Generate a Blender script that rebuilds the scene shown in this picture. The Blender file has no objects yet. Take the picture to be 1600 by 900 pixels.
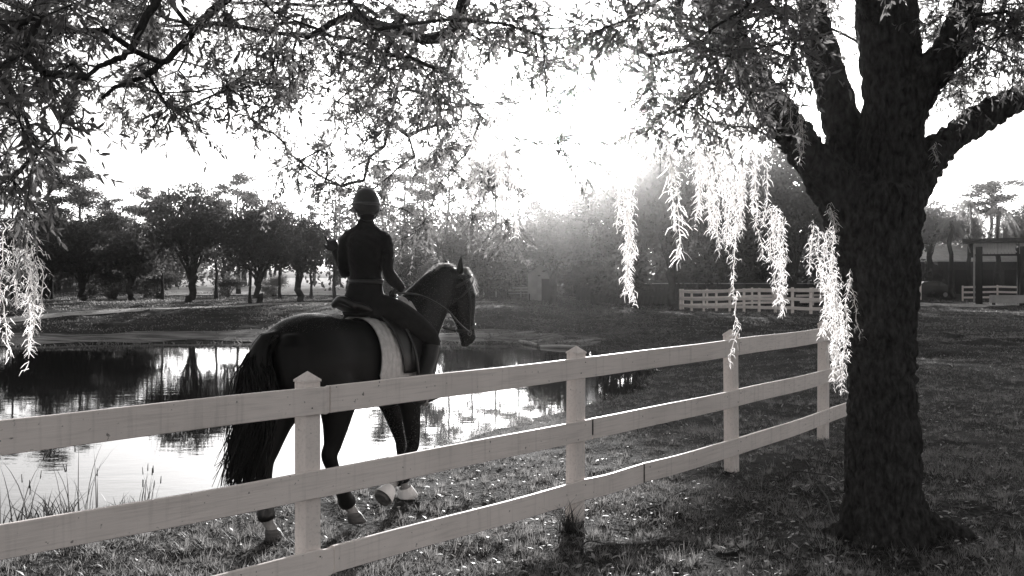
import bpy, bmesh, math, random
import numpy as np
from mathutils import Vector, Matrix, noise as mnoise
S = bpy.context.scene
COL = S.collection
PI = math.pi

# ------------------------------------------------------------------ camera, sky, sun, exposure
F_PX, HORIZON, CAM_H = 1537.0, 420.0, 1.95          # photograph is 1600 x 900
cam_d = bpy.data.cameras.new('camera'); cam = bpy.data.objects.new('camera', cam_d); COL.objects.link(cam)
cam.location = (0, 0, CAM_H)
cam.rotation_euler = (PI/2, 0, 0); cam_d.shift_y = -(450-HORIZON)/1600
cam_d.sensor_width = 36; cam_d.lens = F_PX/1600*36
cam_d.clip_start = 0.05; cam_d.clip_end = 6000
S.camera = cam

SUN_EL, SUN_AZ = math.radians(9.6), math.radians(4.5)     # azimuth to the right of the view axis (+Y)
w = bpy.data.worlds.new('World'); S.world = w; w.use_nodes = True
nt = w.node_tree; nt.nodes.clear()
o_ = nt.nodes.new('ShaderNodeOutputWorld'); b_ = nt.nodes.new('ShaderNodeBackground')
sk = nt.nodes.new('ShaderNodeTexSky'); sk.sky_type = 'NISHITA'; sk.sun_disc = False
sk.sun_elevation = SUN_EL; sk.sun_rotation = SUN_AZ; sk.air_density = 1.0; sk.dust_density = 2.0; sk.ozone_density = 1.0
bw = nt.nodes.new('ShaderNodeRGBToBW'); mx = nt.nodes.new('ShaderNodeMix'); mx.data_type = 'RGBA'; mx.blend_type = 'MULTIPLY'
mx.inputs[0].default_value = 1.0; mx.inputs[7].default_value = (1.01, 0.995, 0.988, 1)
nt.links.new(sk.outputs[0], bw.inputs[0]); nt.links.new(bw.outputs[0], mx.inputs[6])
nt.links.new(mx.outputs[2], b_.inputs[0]); nt.links.new(b_.outputs[0], o_.inputs[0])
b_.inputs[1].default_value = 0.13
sd = bpy.data.lights.new('sun', 'SUN'); sd.energy = 5.0; sd.angle = math.radians(0.5); sd.color = (1.0, 0.985, 0.975)
sun = bpy.data.objects.new('sun', sd); COL.objects.link(sun)
sdir = Vector((math.sin(SUN_AZ)*math.cos(SUN_EL), math.cos(SUN_AZ)*math.cos(SUN_EL), math.sin(SUN_EL)))
sun.rotation_euler = (-sdir).to_track_quat('-Z', 'Y').to_euler(); sun.location = (4, 30, 30)
S.view_settings.view_transform = 'Standard'; S.view_settings.look = 'None'
S.view_settings.exposure = 1.05; S.view_settings.gamma = 1.0; S.view_settings.use_curve_mapping = False
cy = S.cycles
cy.use_denoising = True; cy.denoiser = 'OPENIMAGEDENOISE'
cy.max_bounces = 6; cy.diffuse_bounces = 3; cy.glossy_bounces = 3; cy.transmission_bounces = 4; cy.volume_bounces = 0
cy.transparent_max_bounces = 8; cy.sample_clamp_indirect = 6.0; cy.caustics_reflective = False; cy.caustics_refractive = False

# ------------------------------------------------------------------ helpers
def at(px, py, d):                       # point at depth d seen at photo pixel 
    return Vector(((px-800)/F_PX*d, d, CAM_H-(py-HORIZON)/F_PX*d))
def atz(px, py, z):
    d = (CAM_H-z)*F_PX/(py-HORIZON); return Vector(((px-800)/F_PX*d, d, z))
def g(v): return (v*1.015, v*0.995, v*0.984, 1)

MATS = {}
def mat(name, c1, c2=None, scale=8.0, rough=0.7, spec=0.3, bump=0.0, bscale=None, stretch=(1, 1, 1), trans=0.0, island=0.0,
        detail=5.0, lo=0.35, hi=0.65, sheen=0.0, coord='Object', tcol=None):
    """grey procedural material; c1..c2 mixed by noise, optional translucency and per-piece variation"""
    m = bpy.data.materials.new(name); m.use_nodes = True; n = m.node_tree; n.nodes.clear()
    out = n.nodes.new('ShaderNodeOutputMaterial'); p = n.nodes.new('ShaderNodeBsdfPrincipled')
    p.inputs['Roughness'].default_value = rough; p.inputs['Specular IOR Level'].default_value = spec
    tc = n.nodes.new('ShaderNodeTexCoord'); mp = n.nodes.new('ShaderNodeMapping'); mp.inputs['Scale'].default_value = stretch
    n.links.new(tc.outputs[coord], mp.inputs[0])
    colsock = None
    if c2 is not None:
        nz = n.nodes.new('ShaderNodeTexNoise'); nz.inputs['Scale'].default_value = scale; nz.inputs['Detail'].default_value = detail
        n.links.new(mp.outputs[0], nz.inputs['Vector'])
        r = n.nodes.new('ShaderNodeValToRGB'); r.color_ramp.elements[0].position = lo; r.color_ramp.elements[1].position = hi
        r.color_ramp.elements[0].color = g(c1); r.color_ramp.elements[1].color = g(c2)
        n.links.new(nz.outputs['Fac'], r.inputs[0]); colsock = r.outputs[0]
    if island > 0:
        ge = n.nodes.new('ShaderNodeNewGeometry'); mr = n.nodes.new('ShaderNodeMapRange')
        mr.inputs[3].default_value = 1-island; mr.inputs[4].default_value = 1+island
        n.links.new(ge.outputs['Random Per Island'], mr.inputs[0])
        m2 = n.nodes.new('ShaderNodeMix'); m2.data_type = 'RGBA'; m2.blend_type = 'MULTIPLY'; m2.inputs[0].default_value = 1
        if colsock is not None: n.links.new(colsock, m2.inputs[6])
        else: m2.inputs[6].default_value = g(c1)
        n.links.new(mr.outputs[0], m2.inputs[7]); colsock = m2.outputs[2]
    if colsock is not None: n.links.new(colsock, p.inputs['Base Color'])
    else: p.inputs['Base Color'].default_value = g(c1)
    if sheen: p.inputs['Sheen Weight'].default_value = sheen
    if bump > 0:
        bz = n.nodes.new('ShaderNodeTexNoise'); bz.inputs['Scale'].default_value = bscale or scale*2; bz.inputs['Detail'].default_value = 6
        n.links.new(mp.outputs[0], bz.inputs['Vector'])
        bp = n.nodes.new('ShaderNodeBump'); bp.inputs['Strength'].default_value = bump; bp.inputs['Distance'].default_value = 0.02
        n.links.new(bz.outputs['Fac'], bp.inputs['Height']); n.links.new(bp.outputs[0], p.inputs['Normal'])
    if trans > 0:
        t = n.nodes.new('ShaderNodeBsdfTranslucent'); ms = n.nodes.new('ShaderNodeMixShader'); ms.inputs[0].default_value = trans
        t.inputs[0].default_value = g(tcol if tcol is not None else c1)
        n.links.new(p.outputs[0], ms.inputs[1]); n.links.new(t.outputs[0], ms.inputs[2]); n.links.new(ms.outputs[0], out.inputs[0])
    else:
        n.links.new(p.outputs[0], out.inputs[0])
    MATS[name] = m
    return m

def mesh_np(name, V, Fc, mats, smooth=False, mi=None):
    """fast mesh from numpy arrays; Fc is (n,3) or (n,4)"""
    V = np.asarray(V, np.float32); Fc = np.asarray(Fc, np.int32)
    me = bpy.data.meshes.new(name)
    n, k = Fc.shape
    me.vertices.add(len(V)); me.vertices.foreach_set('co', V.ravel())
    me.loops.add(n*k); me.loops.foreach_set('vertex_index', Fc.ravel())
    me.polygons.add(n); me.polygons.foreach_set('loop_start', np.arange(0, n*k, k, dtype=np.int32))
    me.polygons.foreach_set('loop_total', np.full(n, k, np.int32))
    if smooth: me.polygons.foreach_set('use_smooth', np.ones(n, bool))
    for m in (mats if isinstance(mats, (list, tuple)) else [mats]): me.materials.append(m)
    if mi is not None: me.polygons.foreach_set('material_index', np.asarray(mi, np.int32))
    me.update(calc_edges=True); return me

def link(name, me, parent=None, loc=None):
    o = bpy.data.objects.new(name, me); COL.objects.link(o)
    if parent is not None: o.parent = parent
    if loc is not None: o.location = loc
    return o
def tag(o, label=None, cat=None, group=None, kind=None):
    if label: o['label'] = label
    if cat: o['category'] = cat
    if group: o['group'] = group
    if kind: o['kind'] = kind
    return o
def thing(name, label, cat, loc=(0, 0, 0), group=None):
    o = bpy.data.objects.new(name, None); COL.objects.link(o); o.location = loc
    return tag(o, label, cat, group)
def at_zero(me, loc):                    # world-space mesh -> mesh relative to loc
    me.transform(Matrix.Translation(-Vector(loc))); return me

def bm_mesh(name, bm, m, smooth=False):
    me = bpy.data.meshes.new(name); bm.normal_update(); bm.to_mesh(me); bm.free()
    for q in (m if isinstance(m, (list, tuple)) else [m]): me.materials.append(q)
    if smooth: me.polygons.foreach_set('use_smooth', [True]*len(me.polygons))
    return me
def box_bm(bm, c, size, rot=None, bev=0.0):
    r = bmesh.ops.create_cube(bm, size=1.0)
    vs = r['verts']
    for v in vs: v.co = Vector((v.co.x*size[0], v.co.y*size[1], v.co.z*size[2]))
    if bev > 0:
        es = list({e for v in vs for e in v.link_edges})
        rb = bmesh.ops.bevel(bm, geom=es, offset=bev, segments=1, affect='EDGES', profile=0.5)
        vs = list({v for f in rb['faces'] for v in f.verts} | {v for v in vs if v.is_valid})
    M = Matrix.Translation(Vector(c)) @ (rot.to_4x4() if rot is not None else Matrix.Identity(4))
    for v in vs: v.co = M @ v.co
    return vs
def box_me(name, c, size, m, rot=None, bev=0.0):
    bm = bmesh.new(); box_bm(bm, c, size, rot, bev); return bm_mesh(name, bm, m)
def rotz(a): return Matrix.Rotation(a, 3, 'Z')

def tube_arrays(pts, rad, sides=6, cap=True):
    """swept tube; rad scalar list; returns V, quads"""
    P = np.asarray([tuple(p) for p in pts], float); n = len(P); R = np.broadcast_to(np.asarray(rad, float), (n,))
    T = np.gradient(P, axis=0); T /= np.linalg.norm(T, axis=1)[:, None]+1e-9
    u = np.cross(T[0], [0, 0, 1.0]); 
    if np.linalg.norm(u) < 1e-3: u = np.array([1.0, 0, 0])
    u /= np.linalg.norm(u); V = []; a = np.arange(sides)*2*PI/sides
    for i in range(n):
        u = u-T[i]*np.dot(u, T[i]); u /= np.linalg.norm(u)+1e-9; v = np.cross(T[i], u)
        V.append(P[i]+R[i]*(np.cos(a)[:, None]*u+np.sin(a)[:, None]*v))
    V = np.concatenate(V); i = np.arange(n-1)[:, None]*sides; j = np.arange(sides)[None, :]; k = (j+1) % sides
    Q = np.stack([i+j, i+k, i+sides+k, i+sides+j], -1).reshape(-1, 4)
    return V, Q
def ribbon_arrays(P, wid, side):
    """flat strip along P; side = unit vector across"""
    P = np.asarray([tuple(p) for p in P], float); n = len(P); T = np.gradient(P, axis=0); T /= np.linalg.norm(T, axis=1)[:, None]+1e-9
    s = np.cross(T, np.asarray(side, float)); s /= np.linalg.norm(s, axis=1)[:, None]+1e-9; w = np.broadcast_to(np.asarray(wid, float), (n,))[:, None]
    k = np.arange(n-1)[:, None]; return np.concatenate([P-s*w, P+s*w]), np.concatenate([k, k+1, n+k+1, n+k], 1)
class Acc:                                # accumulates arrays of one face size
    def __init__(s): s.V = []; s.F = []; s.n = 0
    def add(s, V, Fc): s.V.append(np.asarray(V, float)); s.F.append(np.asarray(Fc)+s.n); s.n += len(V)
    def mesh(s, name, m, smooth=False): return mesh_np(name, np.concatenate(s.V), np.concatenate(s.F), m, smooth)
def spline(pts, n):
    """Catmull-Rom through points (any dimension)"""
    P = np.asarray([tuple(p) for p in pts], float); P = np.vstack([2*P[0]-P[1], P, 2*P[-1]-P[-2]]); m = len(P)-3
    t = np.linspace(0, m-1e-6, n); i = t.astype(int); f = (t-i)[:, None]
    a, b, c, d = P[i], P[i+1], P[i+2], P[i+3]
    return 0.5*(2*b+(c-a)*f+(2*a-5*b+4*c-d)*f**2+(3*b-a-3*c+d)*f**3)
def vnoise(x, y, s=1.0, seed=0):          # cheap smooth 2-D noise, -1..1
    x = np.asarray(x, float)*s; y = np.asarray(y, float)*s
    return (np.sin(x*1.7+seed)+np.sin(y*1.9+seed*1.3+np.sin(x*0.9))+np.sin((x+y)*1.3+seed*2.1)+np.sin((x-1.7*y)*1.1+seed*0.7))/4
def smooth01(a, b, x): t = np.clip((np.asarray(x, float)-a)/(b-a), 0, 1); return t*t*(3-2*t)

# ------------------------------------------------------------------ materials
M_grass = mat('grass_blade', 0.07, rough=0.55, spec=0.25, trans=0.5, tcol=0.28, island=0.85)
M_tuft = mat('turf_tuft', 0.13, rough=0.5, spec=0.3, trans=0.5, tcol=0.34, island=0.8)
M_litter = mat('leaf_litter', 0.24, rough=0.55, spec=0.3, trans=0.2, tcol=0.3, island=0.95)
M_debris = mat('dry_stalk', 0.10, rough=0.7, spec=0.2, island=0.8)
M_sand_sun = mat('sand_and_painted_sun', 0.34, 0.50, scale=3, rough=0.95, spec=0.05, bump=0.4, bscale=30)  # sand of the drive; on the crest strip the pale tone is painted sunlight
def paint_mat():
    """old white board paint: grain along the boards, grime, drips and dark flecks"""
    m = bpy.data.materials.new('weathered_white_paint'); m.use_nodes = True; n = m.node_tree; n.nodes.clear()
    out = n.nodes.new('ShaderNodeOutputMaterial'); p = n.nodes.new('ShaderNodeBsdfPrincipled'); p.inputs['Roughness'].default_value = 0.55; p.inputs['Specular IOR Level'].default_value = 0.3
    tc = n.nodes.new('ShaderNodeTexCoord')
    def nz(scale, detail, st=(1, 1, 1), rot=0.0):
        a = n.nodes.new('ShaderNodeMapping'); a.inputs['Rotation'].default_value = (0, 0, rot); b = n.nodes.new('ShaderNodeMapping'); b.inputs['Scale'].default_value = st; t = n.nodes.new('ShaderNodeTexNoise'); t.inputs['Scale'].default_value = scale; t.inputs['Detail'].default_value = detail
        n.links.new(tc.outputs['Object'], a.inputs[0]); n.links.new(a.outputs[0], b.inputs[0]); n.links.new(b.outputs[0], t.inputs['Vector']); return t.outputs['Fac']
    def ramp(f, p0, c0, p1, c1):
        r = n.nodes.new('ShaderNodeValToRGB'); r.color_ramp.elements[0].position = p0; r.color_ramp.elements[1].position = p1; r.color_ramp.elements[0].color = g(c0); r.color_ramp.elements[1].color = g(c1); n.links.new(f, r.inputs[0]); return r.outputs[0]
    def mul(a, b):
        x = n.nodes.new('ShaderNodeMix'); x.data_type = 'RGBA'; x.blend_type = 'MULTIPLY'; x.inputs[0].default_value = 1; n.links.new(a, x.inputs[6]); n.links.new(b, x.inputs[7]); return x.outputs[2]
    c = ramp(nz(2.2, 6), 0.3, 0.76, 0.6, 0.86)
    c = mul(c, ramp(nz(1, 5, (26, 26, 1.6)), 0.28, 0.87, 0.44, 1.0))           # drips
    c = mul(c, ramp(nz(1, 6, (3, 60, 60), -0.83), 0.30, 0.86, 0.5, 1.0))       # grain
    c = mul(c, ramp(nz(34, 3), 0.26, 0.30, 0.31, 1.0))                         # flecks
    n.links.new(c, p.inputs['Base Color'])
    bp = n.nodes.new('ShaderNodeBump'); bp.inputs['Strength'].default_value = 0.35; bp.inputs['Distance'].default_value = 0.006; n.links.new(nz(1, 6, (4, 90, 90), -0.83), bp.inputs['Height']); n.links.new(bp.outputs[0], p.inputs['Normal'])
    n.links.new(p.outputs[0], out.inputs[0]); return m
M_paint = paint_mat()
M_mud = mat('pale_mud', 0.05, 0.24, scale=1.5, rough=0.9, spec=0.1, stretch=(0.6, 3, 1), bump=0.6, bscale=14, detail=8)
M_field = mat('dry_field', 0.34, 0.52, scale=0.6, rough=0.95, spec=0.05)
M_rot = mat('rotten_wood', 0.02, 0.09, scale=14, rough=0.95, spec=0.05)
M_bark = mat('oak_bark', 0.010, 0.080, scale=30, rough=0.95, spec=0.08, bump=1.0, bscale=70, stretch=(1, 1, 0.45), detail=12, lo=0.25, hi=0.8)
M_twig = mat('twig_bark', 0.03, 0.06, scale=20, rough=0.9, spec=0.1)
M_leaf = mat('oak_leaf', 0.06, rough=0.45, spec=0.3, trans=0.55, tcol=0.27, island=0.55)
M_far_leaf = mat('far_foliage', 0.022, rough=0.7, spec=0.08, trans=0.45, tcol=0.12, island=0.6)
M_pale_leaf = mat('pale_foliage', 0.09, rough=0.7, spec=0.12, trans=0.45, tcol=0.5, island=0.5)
M_palm_leaf = mat('palm_frond', 0.22, rough=0.5, spec=0.3, trans=0.45, tcol=0.45, island=0.4)
M_far_bark = mat('far_bark', 0.015, 0.04, scale=5, rough=0.95, spec=0.05)
M_moss = mat('moss_strand', 0.7, rough=0.7, spec=0.2, trans=0.8, tcol=0.95, island=0.2)
M_reed = mat('reed_leaf', 0.05, rough=0.6, spec=0.2, trans=0.3, tcol=0.12, island=0.5)
M_coat = mat('horse_coat', 0.004, 0.008, scale=6, rough=0.45, spec=0.12, bump=0.05, bscale=160, stretch=(1, 1, 0.4), sheen=0.0)
M_hair = mat('horse_hair', 0.008, rough=0.45, spec=0.2, trans=0.08, tcol=0.10, island=0.5)
M_fuzz = mat('fine_backlit_hair', 0.02, rough=0.4, spec=0.4, trans=0.5, tcol=0.75, island=0.4)
M_sock = mat('white_sock', 0.30, 0.42, scale=12, rough=0.85, spec=0.1, bump=0.2, bscale=90)
M_hoof = mat('hoof_horn', 0.07, 0.13, scale=14, rough=0.55, spec=0.3, stretch=(1, 1, 3), bump=0.2, bscale=40)
M_bell = mat('bell_boot_rubber', 0.78, 0.84, scale=8, rough=0.55, spec=0.3)
M_leather = mat('black_leather', 0.008, 0.014, scale=30, rough=0.33, spec=0.45, bump=0.08, bscale=120)
M_cloth = mat('black_cloth', 0.006, 0.010, scale=20, rough=0.8, spec=0.14, bump=0.3, bscale=60, sheen=0.12)
M_cloth2 = mat('dark_breeches', 0.008, 0.013, scale=20, rough=0.8, spec=0.14, bump=0.15, bscale=60)
M_helmet = mat('helmet_shell', 0.012, 0.018, scale=40, rough=0.4, spec=0.4)
M_band = mat('helmet_band', 0.03, 0.05, scale=20, rough=0.3, spec=0.5)
M_skin = mat('skin', 0.26, 0.30, scale=30, rough=0.6, spec=0.3)
M_pad = mat('quilted_cloth', 0.40, 0.50, scale=30, rough=0.9, spec=0.1, bump=0.2, bscale=150)
M_metal = mat('steel', 0.25, rough=0.25, spec=0.8)
M_wall_pale = mat('pale_wall', 0.30, 0.42, scale=2, rough=0.85, spec=0.1)
M_wall_dark = mat('dark_boards', 0.03, 0.06, scale=5, rough=0.9, spec=0.08, stretch=(4, 4, 0.6))
M_roof_pale = mat('pale_metal_roof', 0.42, 0.55, scale=2, rough=0.5, spec=0.3)
M_roof_dark = mat('dark_roof', 0.03, 0.06, scale=6, rough=0.9, spec=0.1)
M_post_dark = mat('dark_timber', 0.012, 0.025, scale=9, rough=0.9, spec=0.1, stretch=(3, 3, 0.5))
M_glass = mat('window_glass', 0.03, rough=0.08, spec=0.6)
M_car = mat('dark_car_paint', 0.02, rough=0.25, spec=0.5)
M_rubber = mat('tyre_rubber', 0.015, rough=0.9, spec=0.1)

def water_mat():
    m = bpy.data.materials.new('pond_water'); m.use_nodes = True; n = m.node_tree; n.nodes.clear()
    out = n.nodes.new('ShaderNodeOutputMaterial'); p = n.nodes.new('ShaderNodeBsdfPrincipled')
    p.inputs['Base Color'].default_value = g(0.012); p.inputs['Roughness'].default_value = 0.02; p.inputs['IOR'].default_value = 1.5
    tc = n.nodes.new('ShaderNodeTexCoord'); mp = n.nodes.new('ShaderNodeMapping'); mp.inputs['Scale'].default_value = (0.8, 1.6, 1)
    a = n.nodes.new('ShaderNodeTexNoise'); a.inputs['Scale'].default_value = 2.6; a.inputs['Detail'].default_value = 4
    b = n.nodes.new('ShaderNodeTexNoise'); b.inputs['Scale'].default_value = 0.35; b.inputs['Detail'].default_value = 2
    r = n.nodes.new('ShaderNodeMapRange'); r.inputs[1].default_value = 0.4; r.inputs[2].default_value = 0.65
    r.inputs[3].default_value = 0.03; r.inputs[4].default_value = 0.13
    bp = n.nodes.new('ShaderNodeBump'); bp.inputs['Distance'].default_value = 0.02
    n.links.new(tc.outputs['Object'], mp.inputs[0]); n.links.new(mp.outputs[0], a.inputs['Vector']); n.links.new(tc.outputs['Object'], b.inputs['Vector'])
    n.links.new(b.outputs['Fac'], r.inputs[0]); n.links.new(r.outputs[0], bp.inputs['Strength'])
    n.links.new(a.outputs['Fac'], bp.inputs['Height']); n.links.new(bp.outputs[0], p.inputs['Normal']); n.links.new(p.outputs[0], out.inputs[0])
    return m
M_water = water_mat()

def ground_mat():
    m = bpy.data.materials.new('rough_ground'); m.use_nodes = True; n = m.node_tree; n.nodes.clear()
    out = n.nodes.new('ShaderNodeOutputMaterial'); p = n.nodes.new('ShaderNodeBsdfPrincipled'); p.inputs['Roughness'].default_value = 0.95; p.inputs['Specular IOR Level'].default_value = 0.05
    tc = n.nodes.new('ShaderNodeTexCoord')
    def nz(scale, detail, st=(1, 1, 1)):
        mp = n.nodes.new('ShaderNodeMapping'); mp.inputs['Scale'].default_value = st; t = n.nodes.new('ShaderNodeTexNoise'); t.inputs['Scale'].default_value = scale; t.inputs['Detail'].default_value = detail
        n.links.new(tc.outputs['Object'], mp.inputs[0]); n.links.new(mp.outputs[0], t.inputs['Vector']); return t.outputs['Fac']
    def ramp(f, p0, c0, p1, c1):
        r = n.nodes.new('ShaderNodeValToRGB'); r.color_ramp.elements[0].position = p0; r.color_ramp.elements[1].position = p1; r.color_ramp.elements[0].color = g(c0); r.color_ramp.elements[1].color = g(c1); n.links.new(f, r.inputs[0]); return r.outputs[0]
    def mix(a, b, f):
        x = n.nodes.new('ShaderNodeMix'); x.data_type = 'RGBA'; n.links.new(a, x.inputs[6]); n.links.new(b, x.inputs[7]); n.links.new(f, x.inputs[0]); return x.outputs[2]
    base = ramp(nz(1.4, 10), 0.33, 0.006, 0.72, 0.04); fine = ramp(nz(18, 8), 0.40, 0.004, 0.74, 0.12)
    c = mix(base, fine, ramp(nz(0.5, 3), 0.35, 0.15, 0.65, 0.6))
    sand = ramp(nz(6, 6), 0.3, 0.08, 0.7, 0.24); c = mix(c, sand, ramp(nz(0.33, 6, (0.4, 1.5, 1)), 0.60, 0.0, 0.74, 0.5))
    n.links.new(c, p.inputs['Base Color'])
    bp = n.nodes.new('ShaderNodeBump'); bp.inputs['Strength'].default_value = 1.0; bp.inputs['Distance'].default_value = 0.03; n.links.new(nz(24, 8), bp.inputs['Height']); n.links.new(bp.outputs[0], p.inputs['Normal'])
    n.links.new(p.outputs[0], out.inputs[0]); return m
M_ground = ground_mat()

# ------------------------------------------------------------------ terrain and pond
WATER_Z = -0.40
_pond_px = [(-150, 862), (0, 832), (120, 802), (250, 778), (400, 757), (520, 735), (650, 703), (750, 670), (850, 642), (930, 622),
            (990, 602), (1005, 577), (985, 558), (930, 549), (880, 544), (820, 541), (700, 538), (560, 537), (400, 537), (250, 538), (100, 541), (-100, 546)]
POND = [tuple(atz(px, py, WATER_Z)[:2]) for px, py in _pond_px]
POND += [(-30.0, 26.0), (-42.0, 20.0), (-44.0, 9.0), (-30.0, 3.5), (-16.0, 3.2), (-9.0, 5.4)]
POND = np.array(POND)
def pond_sdf(x, y):                       # >0 outside the pond
    x = np.asarray(x, float); y = np.asarray(y, float); d = np.full(x.shape, 1e9); ins = np.zeros(x.shape, bool)
    for i in range(len(POND)):
        a = POND[i-1]; b = POND[i]; e = b-a
        t = np.clip(((x-a[0])*e[0]+(y-a[1])*e[1])/(e@e), 0, 1)
        d = np.minimum(d, np.hypot(x-a[0]-t*e[0], y-a[1]-t*e[1]))
        c = (a[1] > y) != (b[1] > y)
        with np.errstate(divide='ignore', invalid='ignore'):
            xi = a[0]+(y-a[1])*e[0]/(e[1] if e[1] != 0 else 1e-9)
        ins ^= c & (x < xi)
    return np.where(ins, -d, d)
def ground_z(x, y):
    x = np.asarray(x, float); y = np.asarray(y, float)
    s = pond_sdf(x, y)+0.12*vnoise(x, y, 2.2, 3)+0.06*vnoise(x, y, 6.0, 5)
    far = smooth01(18, 26, y)
    rise = np.clip(0.27*y, 1.8, 5.2)
    base = np.where(s > 0, WATER_Z-0.03+0.43*smooth01(-0.05, 1, s/rise)**0.8, WATER_Z-0.03-0.5*smooth01(0, 2.5, -s))
    land = smooth01(0.3, 3, s)
    mound = 0.34*smooth01(33, 39.5, y)*(1-0.6*smooth01(44, 60, y))*(1-smooth01(-1.5, 4, x))
    drop = -0.45*smooth01(40, 58, y)*smooth01(2, 8, x)
    rough = land*(0.05*vnoise(x, y, 0.7, 1)*smooth01(0, 3, s)+0.025*vnoise(x, y, 2.3, 2)+0.014*vnoise(x, y, 5.5, 8))
    bank = far*smooth01(0.2, 1.5, s)*(1-smooth01(8, 14, s))*smooth01(-6, -2, x)*0.10*(vnoise(x, y, 1.6, 4)+0.6*vnoise(x, y, 3.7, 9))
    plain = smooth01(4.2, 5.0, np.hypot(x, y))
    return base+mound+drop+rough+bank
def gz(x, y): return float(ground_z(np.array([x]), np.array([y]))[0])

def build_ground():
    xs = np.concatenate([-np.geomspace(70, 3000, 16)[::-1], np.linspace(-60, -20, 60), np.linspace(-19.8, 16, 360), np.linspace(16.5, 60, 80), np.geomspace(70, 3000, 16)])
    ys = np.concatenate([-np.geomspace(14, 800, 10)[::-1], np.linspace(-10, 2, 16), np.linspace(2.2, 16, 200), np.linspace(16.1, 40, 190), np.linspace(40.4, 90, 100), np.geomspace(95, 4000, 26)])
    X, Y = np.meshgrid(xs, ys); Z = ground_z(X.ravel(), Y.ravel())
    V = np.stack([X.ravel(), Y.ravel(), Z], -1); nx = len(xs)
    i = np.arange(len(ys)-1)[:, None]*nx; j = np.arange(nx-1)[None, :]
    Q = np.stack([i+j, i+j+1, i+nx+j+1, i+nx+j], -1).reshape(-1, 4)
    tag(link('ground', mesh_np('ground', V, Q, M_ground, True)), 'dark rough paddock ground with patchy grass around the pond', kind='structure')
    q = np.array([(-46, 2.4, WATER_Z), (9, 2.4, WATER_Z), (9, 36, WATER_Z), (-46, 36, WATER_Z)], float)
    tag(link('water', mesh_np('water', q, [(0, 1, 2, 3)], M_water)), 'still pond water mirroring bright sky and dark trees', kind='structure')
build_ground()
def drape(name, line, width, label, m, lift=0.02):
    P = spline(line, 40); T = np.gradient(P, axis=0); T /= np.linalg.norm(T, axis=1)[:, None]; N = np.stack([-T[:, 1], T[:, 0]], -1)
    V = []; k = 7
    for i in range(len(P)):
        for j in range(k):
            u = (j/(k-1)-0.5)*width*(1+0.25*math.sin(i*0.9+j)); V.append((P[i, 0]+N[i, 0]*u, P[i, 1]+N[i, 1]*u))
    V = np.array(V); Z = ground_z(V[:, 0], V[:, 1])+lift
    i = np.arange(len(P)-1)[:, None]*k; j = np.arange(k-1)[None, :]
    Q = np.stack([i+j, i+j+1, i+k+j+1, i+k+j], -1).reshape(-1, 4)
    return tag(link(name, mesh_np(name, np.column_stack([V, Z]), Q, m, True)), label, kind='structure')
drape('pale_strip', [(22, 64), (32, 66), (48, 66), (66, 64)], 6.5, 'pale sandy drive in front of the open shelter', M_sand_sun)

def open_field():
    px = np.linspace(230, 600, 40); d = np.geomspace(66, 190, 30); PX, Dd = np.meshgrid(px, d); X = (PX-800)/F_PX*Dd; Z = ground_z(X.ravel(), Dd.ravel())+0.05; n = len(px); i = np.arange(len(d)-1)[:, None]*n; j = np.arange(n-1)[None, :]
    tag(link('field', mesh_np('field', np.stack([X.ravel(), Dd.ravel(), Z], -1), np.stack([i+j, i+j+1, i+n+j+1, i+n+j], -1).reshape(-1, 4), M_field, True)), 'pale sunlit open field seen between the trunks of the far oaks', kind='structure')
open_field()
drape('pale_strip', [(-19.5, 34.5), (-16.5, 37.0), (-13.5, 40.0), (-10.8, 44.5), (-8.0, 46.5), (-5.0, 47.5), (-1.0, 49.0)], 1.3, 'pale strip along the crest of the far bank under the oaks, sunlight put into its colour', M_sand_sun)  # pale colour stands in for sun breaking under the crowns
_fs = [onshore for onshore in [tuple(atz(px, py, WATER_Z)[:2]) for px, py in ((-100, 546), (100, 541), (250, 538), (400, 537), (560, 537), (700, 538), (820, 541), (930, 549))]]
drape('mud_bank', [(x+0.1, y+1.7) for x, y in _fs], 1.9, 'pale exposed mud along the far shore of the pond', M_mud)
# ------------------------------------------------------------------ near white fence
def rail_me(a, b, h=0.16, t=0.028, seed=0, wob=0.004):
    """board on edge from a to b (centres), slightly warped"""
    a = Vector(a); b = Vector(b); d = b-a; n = 10; rnd = random.Random(seed); ax = d.normalized(); side = Vector((ax.y, -ax.x, 0)).normalized()
    bm = bmesh.new(); rings = []
    bv = 0.004
    prof = [(-t/2, -h/2+bv), (-t/2+bv, -h/2), (t/2-bv, -h/2), (t/2, -h/2+bv), (t/2, h/2-bv), (t/2-bv, h/2), (-t/2+bv, h/2), (-t/2, h/2-bv)]
    ph = rnd.random()*6
    for i in range(n+1):
        f = i/n; c = a+d*f+side*(wob*math.sin(f*5+ph))+Vector((0, 0, wob*0.8*math.sin(f*7+ph*2)-0.006*math.sin(f*PI)))
        rings.append([bm.verts.new(c+side*u+Vector((0, 0, v))) for u, v in prof])
    for i in range(n):
        for j in range(8): bm.faces.new((rings[i][j], rings[i][(j+1) % 8], rings[i+1][(j+1) % 8], rings[i+1][j]))
    bm.faces.new(rings[0][::-1]); bm.faces.new(rings[-1])
    bmesh.ops.recalc_face_normals(bm, faces=bm.faces)
    return bm_mesh('rail', bm, M_paint)
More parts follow.
